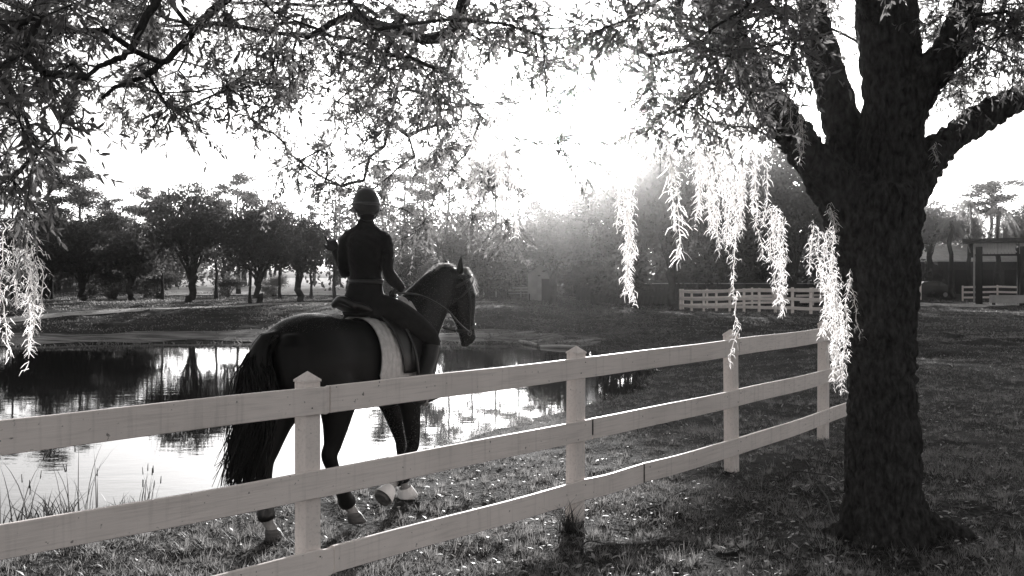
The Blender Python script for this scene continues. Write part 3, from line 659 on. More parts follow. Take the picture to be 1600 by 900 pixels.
def kind_palm(seed, h=3.9):
    rng = np.random.default_rng(seed); tr = trunk_mesh('trunk', rng, [([(0, 0, -0.3), (0.03, 0, h*0.4), (0, 0, h)], 0.15, 0.12)])
    V, T, n = [], [], 0
    for k in range(15):                   # drooping feather fronds: a rachis with narrow hanging leaflets
        a = k*2.4+rng.normal()*0.2; up = rng.uniform(-0.3, 1.15); ln = rng.uniform(0.9, 1.25); t = np.linspace(0, 1, 22); R = np.array([[math.cos(a), -math.sin(a), 0], [math.sin(a), math.cos(a), 0], [0, 0, 1]])
        x = ln*t*math.cos(up*0.8); z = h+ln*(t*math.sin(up)-1.15*t*t)
        for i in range(1, 22):
            p = np.array([[x[i-1], -0.014, z[i-1]], [x[i-1], 0.014, z[i-1]], [x[i], 0, z[i]]]); V.append(p@R.T); T.append((n, n+1, n+2)); n += 3
            for sgn in (-1, 1):
                wl = 0.40*(1-abs(t[i]-0.4))*rng.uniform(0.8, 1.1); w2 = 0.014
                p = np.array([[x[i]-w2, 0, z[i]], [x[i]+w2, 0, z[i]], [x[i]+0.10+rng.normal()*0.03, sgn*wl*0.55, z[i]-wl*0.85]]); V.append(p@R.T); T.append((n, n+1, n+2)); n += 3
    return mesh_np('crown', np.concatenate(V), np.array(T), M_palm_leaf), tr
KINDS = {}
def plant(kind, px, d, top, label, cat='tree', group=None, name=None, wide=1.0, rot=None, x=None):
    """a copy of a kind stood on the ground at picture column px and depth d, its height set by the picture row of its top"""
    c, t, h0 = KINDS[kind]; X = (px-800)/F_PX*d; z = gz(X, d); h = CAM_H-(top-HORIZON)/F_PX*d-z; s = h/h0
    o = thing(name or {'o': 'oak_tree', 'p': 'pine_tree', 'c': 'cypress_tree', 'b': 'shrub', 'n': 'bare_tree', 'm': 'palm_tree'}[kind[0]], label, cat, (X, d, z), group)
    o.rotation_euler[2] = rot if rot is not None else (px*1.37) % 6.28; o.scale = (s*wide, s*wide, s)
    link('crown', c, o); link('trunk', t, o); return o
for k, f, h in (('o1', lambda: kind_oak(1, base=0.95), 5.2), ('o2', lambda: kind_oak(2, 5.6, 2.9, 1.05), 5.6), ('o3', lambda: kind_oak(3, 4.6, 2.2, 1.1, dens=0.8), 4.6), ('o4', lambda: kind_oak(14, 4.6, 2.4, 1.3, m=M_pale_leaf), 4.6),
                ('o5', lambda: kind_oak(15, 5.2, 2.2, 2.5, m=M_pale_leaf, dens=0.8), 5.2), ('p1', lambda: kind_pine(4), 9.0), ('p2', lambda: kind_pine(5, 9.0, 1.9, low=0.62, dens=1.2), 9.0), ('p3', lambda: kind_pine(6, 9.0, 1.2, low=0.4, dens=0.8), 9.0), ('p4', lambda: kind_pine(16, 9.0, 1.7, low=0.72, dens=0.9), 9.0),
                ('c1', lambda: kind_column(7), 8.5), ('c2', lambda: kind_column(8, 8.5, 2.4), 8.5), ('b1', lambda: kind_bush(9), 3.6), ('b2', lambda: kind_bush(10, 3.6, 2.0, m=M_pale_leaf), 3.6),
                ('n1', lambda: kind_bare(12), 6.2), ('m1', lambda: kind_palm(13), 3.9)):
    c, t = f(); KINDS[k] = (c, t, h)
G1 = 'pines and oaks on the far bank behind the pond'
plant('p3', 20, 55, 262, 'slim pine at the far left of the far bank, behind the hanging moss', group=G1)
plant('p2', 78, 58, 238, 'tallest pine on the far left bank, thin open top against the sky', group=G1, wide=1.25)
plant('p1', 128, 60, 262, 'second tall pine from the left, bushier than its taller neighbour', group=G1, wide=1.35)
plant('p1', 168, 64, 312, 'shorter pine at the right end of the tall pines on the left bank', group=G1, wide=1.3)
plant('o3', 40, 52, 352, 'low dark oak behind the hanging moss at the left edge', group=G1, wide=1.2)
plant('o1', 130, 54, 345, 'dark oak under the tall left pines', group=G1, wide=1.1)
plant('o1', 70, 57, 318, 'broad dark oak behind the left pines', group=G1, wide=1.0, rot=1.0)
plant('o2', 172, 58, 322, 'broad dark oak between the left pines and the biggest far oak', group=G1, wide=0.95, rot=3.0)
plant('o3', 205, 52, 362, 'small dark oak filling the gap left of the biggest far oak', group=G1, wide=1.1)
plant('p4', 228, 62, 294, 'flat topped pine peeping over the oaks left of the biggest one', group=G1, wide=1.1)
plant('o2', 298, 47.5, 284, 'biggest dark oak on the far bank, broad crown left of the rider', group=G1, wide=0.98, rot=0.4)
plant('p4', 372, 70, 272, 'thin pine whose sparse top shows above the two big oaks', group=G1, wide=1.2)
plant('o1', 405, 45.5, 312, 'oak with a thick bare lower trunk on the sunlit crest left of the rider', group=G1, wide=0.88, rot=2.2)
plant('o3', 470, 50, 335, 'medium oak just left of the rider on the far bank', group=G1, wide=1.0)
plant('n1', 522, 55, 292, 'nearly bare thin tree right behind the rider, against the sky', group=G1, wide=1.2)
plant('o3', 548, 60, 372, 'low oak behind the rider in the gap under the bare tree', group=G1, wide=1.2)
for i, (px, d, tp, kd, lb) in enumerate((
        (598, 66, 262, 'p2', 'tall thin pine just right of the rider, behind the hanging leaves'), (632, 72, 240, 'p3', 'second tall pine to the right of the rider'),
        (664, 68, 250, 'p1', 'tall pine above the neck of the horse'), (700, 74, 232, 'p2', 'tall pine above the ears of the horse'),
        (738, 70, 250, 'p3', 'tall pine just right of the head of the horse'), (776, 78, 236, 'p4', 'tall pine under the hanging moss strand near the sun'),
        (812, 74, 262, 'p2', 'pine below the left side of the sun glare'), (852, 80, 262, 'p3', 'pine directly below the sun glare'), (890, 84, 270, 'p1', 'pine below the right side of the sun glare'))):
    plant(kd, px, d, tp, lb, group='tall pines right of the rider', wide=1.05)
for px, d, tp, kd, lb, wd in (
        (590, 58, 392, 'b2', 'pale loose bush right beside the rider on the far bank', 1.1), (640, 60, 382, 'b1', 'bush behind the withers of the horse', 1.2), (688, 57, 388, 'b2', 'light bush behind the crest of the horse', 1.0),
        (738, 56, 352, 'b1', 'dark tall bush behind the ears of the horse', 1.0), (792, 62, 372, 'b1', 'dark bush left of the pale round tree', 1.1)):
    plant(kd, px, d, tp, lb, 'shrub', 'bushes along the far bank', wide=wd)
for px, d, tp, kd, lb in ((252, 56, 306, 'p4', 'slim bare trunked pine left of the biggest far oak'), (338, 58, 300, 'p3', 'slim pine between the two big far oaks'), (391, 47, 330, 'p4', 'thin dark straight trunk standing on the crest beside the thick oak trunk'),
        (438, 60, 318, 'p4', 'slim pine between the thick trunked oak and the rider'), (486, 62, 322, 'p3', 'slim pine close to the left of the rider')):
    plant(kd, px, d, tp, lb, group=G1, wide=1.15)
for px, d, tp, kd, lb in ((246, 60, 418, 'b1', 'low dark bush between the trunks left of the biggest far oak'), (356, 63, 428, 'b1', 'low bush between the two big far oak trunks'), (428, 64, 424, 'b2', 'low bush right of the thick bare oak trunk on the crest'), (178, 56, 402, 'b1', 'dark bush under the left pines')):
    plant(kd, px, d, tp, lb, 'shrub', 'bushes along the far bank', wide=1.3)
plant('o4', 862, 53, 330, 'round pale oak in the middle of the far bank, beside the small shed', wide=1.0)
plant('c2', 930, 60, 250, 'dark dense cypress left of the long hanging moss strand', group='dark tall trees right of the sun', wide=1.3)
plant('o2', 990, 62, 204, 'tall broad dark oak right behind the long hanging moss strand', group='dark tall trees right of the sun', wide=0.68)
plant('o2', 1052, 58, 215, 'tall dark oak with thick trunk standing left of the far paddock', group='dark tall trees right of the sun', wide=0.75)
plant('c2', 1112, 68, 222, 'tall dark cypress behind the broad moss curtain', group='dark tall trees right of the sun', wide=1.1)
plant('c1', 1172, 70, 240, 'dark cypress behind the right edge of the moss curtain', group='dark tall trees right of the sun', wide=1.3)
plant('o2', 1240, 62, 205, 'large dark oak behind the left limb of the big tree', group='dark tall trees right of the sun', wide=0.8)
plant('c1', 1310, 66, 250, 'dark cypress hidden mostly by the big trunk', group='dark tall trees right of the sun', wide=1.2)
G4 = 'trees around the barn'
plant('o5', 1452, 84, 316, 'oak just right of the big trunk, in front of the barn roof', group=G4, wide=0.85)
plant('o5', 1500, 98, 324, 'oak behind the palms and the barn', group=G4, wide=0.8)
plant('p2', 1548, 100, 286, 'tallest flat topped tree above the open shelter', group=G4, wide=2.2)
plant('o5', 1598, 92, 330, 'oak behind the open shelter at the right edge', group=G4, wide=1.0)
plant('m1', 1486, 78, 345, 'palm with drooping fronds in front of the barn, nearest the trunk', wide=0.8, group='palms by the shelter')
plant('m1', 1514, 86, 318, 'tallest palm with drooping fronds, left of the shelter roof', wide=0.65, group='palms by the shelter', rot=1)
plant('m1', 1560, 82, 330, 'palm rising behind the shelter roof', wide=0.8, group='palms by the shelter', rot=2)
for px, d, tp, kd, lb in ((-90, 52, 280, 'o2', 'dark oak outside the left edge, on the far bank'), (-190, 56, 250, 'p1', 'pine outside the left edge, on the far bank'), (1690, 80, 310, 'o1', 'oak beyond the right end of the shelter')):
    plant(kd, px, d, tp, lb)

def forest():
    """far-off wood closing the horizon: reads as one mass"""
    rng = np.random.default_rng(77); n = 520; ang = rng.uniform(-0.72, 0.72, n); d = rng.uniform(74, 125, n); X, Y = np.tan(ang)*d, d
    T = Acc(); P = []; S_ = []
    for x, y in zip(X, Y):
        px = 800+x/y*F_PX; thin = 400 < px < 640 or px > 1400; h = rng.uniform(4.6, 8.2)*(0.8 if px < 520 else 1.05)*(y/95)*(0.72 if px > 1400 else 1); z = gz(x, y)
        if px > 1395 and y < 100: continue
        gap = 285 < px < 560
        if gap and rng.random() < 0.72: continue
        T.add(*tube_arrays([(x, y, z-0.3), (x+rng.normal()*0.25, y, z+h*0.5), (x, y, z+h*0.9)], [0.20, 0.13, 0.05], 5))
        k = 12; c = np.stack([x+rng.normal(size=k)*1.4, y+rng.normal(size=k)*1.4, z+h*rng.uniform(0.55 if gap else 0.36, 0.95, k)], -1); P.append(np.repeat(c, 18, 0)+rng.normal(size=(k*18, 3))*[0.75, 0.75, 0.5])
        if not gap and (not thin or rng.random() < 0.25):   # undergrowth
            k = 5; c = np.stack([x+rng.normal(size=k)*2.2, y+rng.normal(size=k)*1.5, z+rng.uniform(0.3, 2.2, k)], -1); P.append(np.repeat(c, 18, 0)+rng.normal(size=(k*18, 3))*[0.8, 0.8, 0.45])
    P = np.concatenate(P); m = len(P); dd = unit(rng.normal(size=(m, 3)))*rng.uniform(0.12, 0.30, m)[:, None]; s = unit(np.cross(dd, rng.normal(size=(m, 3))))*0.14
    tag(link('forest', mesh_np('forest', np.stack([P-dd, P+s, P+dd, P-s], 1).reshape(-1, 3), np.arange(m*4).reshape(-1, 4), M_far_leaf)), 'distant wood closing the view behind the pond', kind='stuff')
    tag(link('forest_trunks', T.mesh('forest_trunks', M_far_bark)), 'thin trunks of the distant wood', kind='stuff')
forest()
# ------------------------------------------------------------------ buildings far behind
def part_box(name, root, c, size, m, rot=0.0, bev=0.0, label=None):
    o = link(name, box_me(name, (0, 0, 0), size, m, None, bev), root, c); o.rotation_euler[2] = rot
    if label: o['label'] = label
    return o
def roof_me(name, hw, hd, z0, z1, m, over=0.3, th=0.08, axis='x'):
    """gable roof with ridge along axis"""
    bm = bmesh.new()
    for s in (-1, 1):
        if axis == 'x': q = [(-hw-over, s*(hd+over), z0), (hw+over, s*(hd+over), z0), (hw+over, 0, z1), (-hw-over, 0, z1)]
        else: q = [(s*(hw+over), -hd-over, z0), (s*(hw+over), hd+over, z0), (0, hd+over, z1), (0, -hd-over, z1)]
        lo = [bm.verts.new(p) for p in q]; hi = [bm.verts.new((p[0], p[1], p[2]+th)) for p in q]
        bm.faces.new(lo); bm.faces.new(hi[::-1])
        for i in range(4): bm.faces.new((lo[i], lo[(i+1) % 4], hi[(i+1) % 4], hi[i]))
    bmesh.ops.recalc_face_normals(bm, faces=bm.faces); return bm_mesh(name, bm, m)
def gable_me(name, hw, z0, z1, y, m):
    bm = bmesh.new(); a = [bm.verts.new((x, y+t, z)) for t in (0, 0.06) for x, z in ((-hw, z0), (hw, z0), (0, z1))]
    bm.faces.new(a[:3]); bm.faces.new(a[3:][::-1])
    for i in range(3): bm.faces.new((a[i], a[(i+1) % 3], a[3+(i+1) % 3], a[3+i]))
    bmesh.ops.recalc_face_normals(bm, faces=bm.faces); return bm_mesh(name, bm, m)
def window(root, c, w, h, m=None, bars=1):
    f = link('window', None if False else box_me('window', (0, 0, 0), (w+0.16, 0.08, h+0.16), M_paint), root, c)
    link('pane', box_me('pane', (0, 0, 0), (w, 0.05, h), m or M_glass), f, (0, -0.035, 0))
    for i in range(bars): link('glazing_bar', box_me('glazing_bar', (0, 0, 0), (0.05, 0.02, h), M_paint), f, (-w/2+w*(i+1)/(bars+1), -0.068, 0))
    return f
def shed():
    d = 58.5; X = (845-800)/F_PX*d; z = gz(X, d)
    r = thing('garden_shed', 'small pale shed under the round pale tree across the pond', 'shed', (X, d, z))
    part_box('wall', r, (0, 0.9, 0.8), (1.5, 1.8, 1.6), M_wall_pale); link('roof', roof_me('roof', 0.75, 0.9, 1.6, 2.15, M_roof_dark, axis='y'), r, (0, 0.9, 0)); link('gable', gable_me('gable', 0.75, 1.602, 2.14, -0.003, M_wall_pale), r)
    part_box('door', r, (0.3, -0.02, 0.65), (0.5, 0.05, 1.3), M_post_dark)
    c = thing('timber_cabin', 'dark timber cabin with porch posts and pale gable left of the small shed', 'cabin', ((785-800)/F_PX*64, 64, gz(-0.6, 64)))
    part_box('wall', c, (0, 1.6, 0.8), (2.6, 2.4, 1.6), M_wall_dark); link('roof', roof_me('roof', 1.3, 1.8, 1.6, 2.4, M_roof_dark, axis='y'), c, (0, 1.3, 0)); link('gable', gable_me('gable', 0.55, 1.65, 2.2, -0.6, M_wall_pale), c)
    for x in (-1.2, -0.4, 0.4, 1.2): part_box('porch_post', c, (x, -0.35, 0.8), (0.1, 0.1, 1.6), M_wall_pale)
    window(c, (-0.5, 0.37, 1.0), 0.7, 0.6); window(c, (0.5, 0.37, 1.0), 0.5, 0.6)
    s = thing('garden_bench', 'small bench with pale slats on the lawn in front of the timber cabin', 'bench', ((812-800)/F_PX*56, 56, gz(0.4, 56)))
    for k in range(3): part_box('seat_slat', s, (0, -0.12+0.12*k, 0.42), (1.3, 0.09, 0.03), M_wall_pale)
    for k in range(2): part_box('back_slat', s, (0, 0.24, 0.58+0.15*k), (1.3, 0.03, 0.1), M_wall_pale)
    for x in (-0.55, 0.55):
        for y in (-0.14, 0.22): part_box('leg', s, (x, y, 0.2), (0.06, 0.06, 0.4), M_wall_dark)
shed()
def board_wall():
    d = 66.0; x0, x1 = (900-800)/F_PX*d, (1292-800)/F_PX*d; z = gz((x0+x1)/2, d)
    r = thing('board_fence', 'long dark close boarded fence in front of the houses, behind the far paddock', 'fence', ((x0+x1)/2, d, z)); n = 56; w = (x1-x0)/n
    bm_ = box_me('board', (0, 0, 0.55), (w*0.96, 0.04, 1.6), M_wall_dark)
    for i in range(n):
        o = link('board', bm_, r, ((i+0.5)*w-(x1-x0)/2, 0.012*(i % 2), 0.02*math.sin(i*1.7)))
    part_box('cap_rail', r, (0, -0.02, 1.40), (x1-x0, 0.1, 0.06), M_wall_pale)
board_wall()
def house(px, d, w, eave_py, top_py, label, wins):
    X = (px-800)/F_PX*d; z = gz(X, d); e = CAM_H-(eave_py-HORIZON)/F_PX*d-z; t = CAM_H-(top_py-HORIZON)/F_PX*d-z
    r = thing('house', label, 'house', (X, d, z)); part_box('wall', r, (0, 3, e/2), (w, 6, e), M_wall_dark)
    link('roof', roof_me('roof', w/2, 3, e, t, M_roof_dark, 0.5, 0.12, 'y'), r, (0, 3, 0)); link('gable', gable_me('gable', w/2, e+0.01, t-0.06, -0.01, M_wall_dark), r)
    bm = bmesh.new()
    for s in (-1, 1):                     # pale barge boards
        L = math.hypot(w/2+0.5, t-e); a = math.atan2(t-e, w/2+0.5)
        box_bm(bm, (s*(w/4+0.25), -0.62, (e+t)/2+0.02), (L, 0.06, 0.13), Matrix.Rotation(s*a, 3, 'Y'))
    link('barge_board', bm_mesh('barge_board', bm, M_paint), r)
    for x, zz, ww, hh, lit in wins: window(r, (x, -0.06, zz), ww, hh, M_wall_pale if lit else M_glass)  # bright panes: window light put into a pale colour
    return r
house(1076, 104, 3.6, 423, 410, 'small dark house with pale gable edges left of the far paddock', [(-0.9, 1.75, 0.7, 0.5, False), (0.9, 1.75, 0.7, 0.5, False), (0, 2.35, 0.3, 0.35, False)])
house(1134, 110, 3.8, 424, 414, 'second dark house with two bright windows behind the hanging moss thread', [(-0.3, 1.75, 0.5, 0.5, True), (0.7, 1.75, 0.55, 0.55, True)])
def barn():
    d = 92; x0, x1 = (1405-800)/F_PX*d, (1720-800)/F_PX*d; z = gz(x0, d); e = CAM_H-(409-HORIZON)/F_PX*d-z; t = CAM_H-(382-HORIZON)/F_PX*d-z; w = x1-x0
    r = thing('barn', 'long low barn with pale metal roof right of the big trunk', 'barn', ((x0+x1)/2, d, z))
    part_box('wall', r, (0, 5.0, e/2), (w, 8, e), M_wall_dark); link('roof', roof_me('roof', w/2, 4, e, t, M_roof_pale, 0.8, 0.12, 'x'), r, (0, 5, 0))
    for i in range(9): part_box('porch_post', r, (-w/2+0.4+i*(w-0.8)/8, 0.35, e/2), (0.2, 0.2, e), M_post_dark)
    for i in range(7): part_box('stall_door', r, (-w/2+1.6+i*(w-2.5)/7, 0.96, 1.15), (1.2, 0.06, 2.3), M_post_dark)
    for k in range(16): part_box('roof_seam', r, (-w/2+k*w/15, 5-2.4-0.0, (e+t)/2+0.14), (0.05, 4.75, 0.05), M_roof_pale).rotation_euler[0] = math.atan2(t-e, 4.8)
barn()
def shelter():
    d = 66; x0 = (1519-800)/F_PX*d; z = gz(x0+3, d); H = CAM_H-(381-HORIZON)/F_PX*d-z
    r = thing('open_shelter', 'open shelter with dark thick posts and pale ribbed fascia at the right edge', 'shelter', (x0, d, z))
    for x in (0.42, 3.05, 5.9):
        for y in (0, 4.2): part_box('post', r, (x, y, H/2-0.2), (0.42, 0.42, H), M_post_dark, bev=0.03)
    rf = link('roof', box_me('roof', (0, 0, 0), (9.0, 6.2, 0.22), M_roof_dark, None, 0.02), r, (3.9, 2.0, H+0.26)); rf.rotation_euler[1] = math.radians(-0.6); r.rotation_euler[2] = math.radians(-25)
    part_box('beam', r, (3.4, 0.0, H-0.76), (7.4, 0.14, 0.12), M_post_dark); part_box('beam', r, (3.4, 4.2, H-0.6), (7.4, 0.14, 0.14), M_post_dark)
    for k in range(26):                   # ribbed fascia
        if k % 13 == 12: continue
        part_box('fascia_panel', r, (0.18+0.21*k, -0.08, H-0.34+0.001*k), (0.19, 0.03, 0.72), M_roof_pale)
    part_box('corner_post', r, (0.0, -0.1, H-0.45), (0.12, 0.1, 0.95), M_post_dark); part_box('downpipe', r, (0.12, -0.02, H/2-0.2), (0.12, 0.12, H-0.8), M_wall_pale)
    t = thing('water_trough', 'pale wooden trough box standing on blocks between the shelter posts', 'trough', (x0+1.5, d-1.7, gz(x0+1.5, d-1.7))); t.rotation_euler[2] = math.radians(-25)
    part_box('front_board', t, (0, -0.3, 0.42), (2.1, 0.05, 0.5), M_wall_pale); part_box('back_board', t, (0, 0.3, 0.42), (2.1, 0.05, 0.5), M_wall_pale)
    for s in (-1, 1): part_box('end_board', t, (s*1.02, 0, 0.42), (0.05, 0.55, 0.5), M_wall_pale); part_box('leg_block', t, (s*0.8, 0, 0.09), (0.2, 0.5, 0.18), M_wall_dark)
    part_box('floor_board', t, (0, 0, 0.2), (1.98, 0.55, 0.04), M_wall_pale)
shelter()
def car():
    d = 80; X = (1446-800)/F_PX*d; z = gz(X, d); r = thing('parked_car', 'low dark car parked by the barn just right of the big trunk', 'car', (X, d, z))
    prof = [(-2.0, 0.3), (-2.05, 0.75), (-1.75, 0.92), (-0.9, 0.98), (-0.35, 1.38), (0.85, 1.40), (1.5, 1.0), (2.0, 0.9), (2.05, 0.35)]
    bm = bmesh.new(); rows = [[bm.verts.new((x, s*(0.82 if zz < 1.1 else 0.66), zz)) for x, zz in prof] for s in (-1, 1)]; n = len(prof)
    for i in range(n): bm.faces.new((rows[0][i], rows[0][(i+1) % n], rows[1][(i+1) % n], rows[1][i]))
    bm.faces.new(rows[0][::-1]); bm.faces.new(rows[1]); bmesh.ops.recalc_face_normals(bm, faces=bm.faces); link('body', bm_mesh('body', bm, M_car), r)
    part_box('side_window', r, (0.25, -0.80, 1.16), (1.2, 0.04, 0.26), M_glass)
    for x in (-1.25, 1.25):
        for y in (-0.74, 0.74):
            bm = bmesh.new(); bmesh.ops.create_cone(bm, segments=18, radius1=0.32, radius2=0.32, depth=0.2, cap_ends=True, matrix=Matrix.Rotation(PI/2, 4, 'X')); wl = link('wheel', bm_mesh('wheel', bm, M_rubber), r, (x, y*1.02, 0.32))
            bm = bmesh.new(); bmesh.ops.create_cone(bm, segments=14, radius1=0.2, radius2=0.16, depth=0.05, cap_ends=True, matrix=Matrix.Rotation(PI/2, 4, 'X')); link('rim', bm_mesh('rim', bm, M_metal), wl, (0, 0.11*(1 if y > 0 else -1), 0))
    part_box('bumper', r, (2.06, 0, 0.45), (0.08, 1.5, 0.16), M_metal); part_box('bumper', r, (-2.07, 0, 0.45), (0.08, 1.5, 0.16), M_metal)
car()

# ------------------------------------------------------------------ the horse (local: x forward, y left, z up)
HO = Vector((-1.225, 7.60, 0)); TH = math.radians(36)
FWD = Vector((math.sin(TH), math.cos(TH), 0)); LFT = Vector((-math.cos(TH), math.sin(TH), 0))
HM = Matrix(((FWD.x, LFT.x, 0, HO.x), (FWD.y, LFT.y, 0, HO.y), (0, 0, 1, 0), (0, 0, 0, 1)))
def W3(x, y, z): return HM @ Vector((x, y, z))
TRUNK = [  # x, z centre, half height, half width
    (-0.84, 1.24, 0.14, 0.13), (-0.79, 1.24, 0.25, 0.22), (-0.66, 1.26, 0.325, 0.285), (-0.46, 1.27, 0.355, 0.30), (-0.22, 1.245, 0.345, 0.285), (0.05, 1.215, 0.335, 0.29),
    (0.28, 1.205, 0.355, 0.285), (0.48, 1.235, 0.375, 0.25), (0.64, 1.25, 0.345, 0.215), (0.78, 1.22, 0.25, 0.18), (0.86, 1.19, 0.14, 0.12)]
def trunk_at(x):
    A = np.array(TRUNK); return [float(np.interp(x, A[:, 0], A[:, k])) for k in (1, 2, 3)]
HEADX = [  # centre x, z, half depth (front-back), half width, along the head from poll to lips
    (1.235, 1.865, 0.105, 0.082), (1.275, 1.77, 0.150, 0.098), (1.300, 1.67, 0.158, 0.102), (1.325, 1.57, 0.128, 0.088), (1.350, 1.47, 0.095, 0.066), (1.370, 1.385, 0.084, 0.060), (1.378, 1.325, 0.074, 0.060), (1.378, 1.285, 0.045, 0.045)]
HEAD_YAW = math.radians(-9)
def head_pt(x, y, z):                     # turn the head slightly about the poll
    p = Vector((x-1.2, y, z)); p = Matrix.Rotation(HEAD_YAW, 3, 'Z') @ p; return Vector((p.x+1.2, p.y, p.z))
LEGS = {
    'front_left': ([(0.55, 0.13, 1.22), (0.52, 0.16, 0.98), (0.60, 0.155, 0.78), (0.70, 0.15, 0.53), (0.705, 0.15, 0.46), (0.715, 0.15, 0.32), (0.725, 0.15, 0.185), (0.755, 0.15, 0.11), (0.775, 0.15, 0.075)],
                   [(0.11, 0.17), (0.095, 0.135), (0.07, 0.092), (0.052, 0.058), (0.046, 0.048), (0.032, 0.038), (0.042, 0.047), (0.036, 0.038), (0.046, 0.05)], (0.80, 0.15, 0.0), (0.45, 0, -1)),
    'front_right': ([(0.53, -0.13, 1.22), (0.47, -0.16, 0.98), (0.49, -0.155, 0.79), (0.52, -0.15, 0.55), (0.495, -0.15, 0.49), (0.395, -0.15, 0.385), (0.305, -0.15, 0.285), (0.25, -0.15, 0.235), (0.228, -0.15, 0.208)],
                    [(0.11, 0.17), (0.095, 0.135), (0.07, 0.092), (0.053, 0.060), (0.046, 0.048), (0.032, 0.038), (0.042, 0.047), (0.036, 0.038), (0.046, 0.05)], (0.155, -0.15, 0.16), (-1.0, 0, -0.55)),
    'hind_right': ([(-0.52, -0.14, 1.30), (-0.36, -0.18, 1.04), (-0.34, -0.17, 0.86), (-0.36, -0.15, 0.66), (-0.385, -0.14, 0.57), (-0.27, -0.12, 0.37), (-0.165, -0.10, 0.195), (-0.115, -0.10, 0.125), (-0.095, -0.10, 0.095)],
                   [(0.15, 0.25), (0.125, 0.20), (0.095, 0.13), (0.058, 0.078), (0.052, 0.066), (0.036, 0.044), (0.044, 0.050), (0.037, 0.040), (0.046, 0.05)], (-0.055, -0.10, 0.018), (0.45, 0, -1)),
    'hind_left': ([(-0.54, 0.14, 1.30), (-0.48, 0.18, 1.04), (-0.60, 0.17, 0.84), (-0.70, 0.14, 0.64), (-0.75, 0.13, 0.55), (-0.77, 0.10, 0.36), (-0.785, 0.08, 0.19), (-0.75, 0.08, 0.11), (-0.73, 0.08, 0.075)],
                  [(0.15, 0.25), (0.125, 0.20), (0.095, 0.13), (0.058, 0.078), (0.052, 0.066), (0.036, 0.044), (0.044, 0.050), (0.037, 0.040), (0.046, 0.05)], (-0.70, 0.08, 0.0), (0.5, 0, -1))}
def xf(me): me.transform(HM); return me
def rel(me, loc): me.transform(HM); me.transform(Matrix.Translation(-loc)); return me
def loop_tube(c, u, v, r, n=40, seg=8, flat=1.0):
    """closed strap loop: tube along an ellipse; returns V, quads"""
    a = np.arange(n)*2*PI/n; c, u, v = (np.asarray(k, float) for k in (c, u, v)); nn = unit(np.cross(u, v)); P = c+np.cos(a)[:, None]*u+np.sin(a)[:, None]*v
    out = unit(np.cos(a)[:, None]*u/(np.linalg.norm(u))+np.sin(a)[:, None]*v/np.linalg.norm(v)); b = np.arange(seg)*2*PI/seg; V = (P[:, None]+r*np.cos(b)[None, :, None]*out[:, None]*0.35+r*flat*np.sin(b)[None, :, None]*nn).reshape(-1, 3)
    i = np.arange(n)[:, None]; j = np.arange(seg)[None]; Q = np.stack([i*seg+j, i*seg+(j+1) % seg, ((i+1) % n)*seg+(j+1) % seg, ((i+1) % n)*seg+j], -1).reshape(-1, 4)
    return V, Q
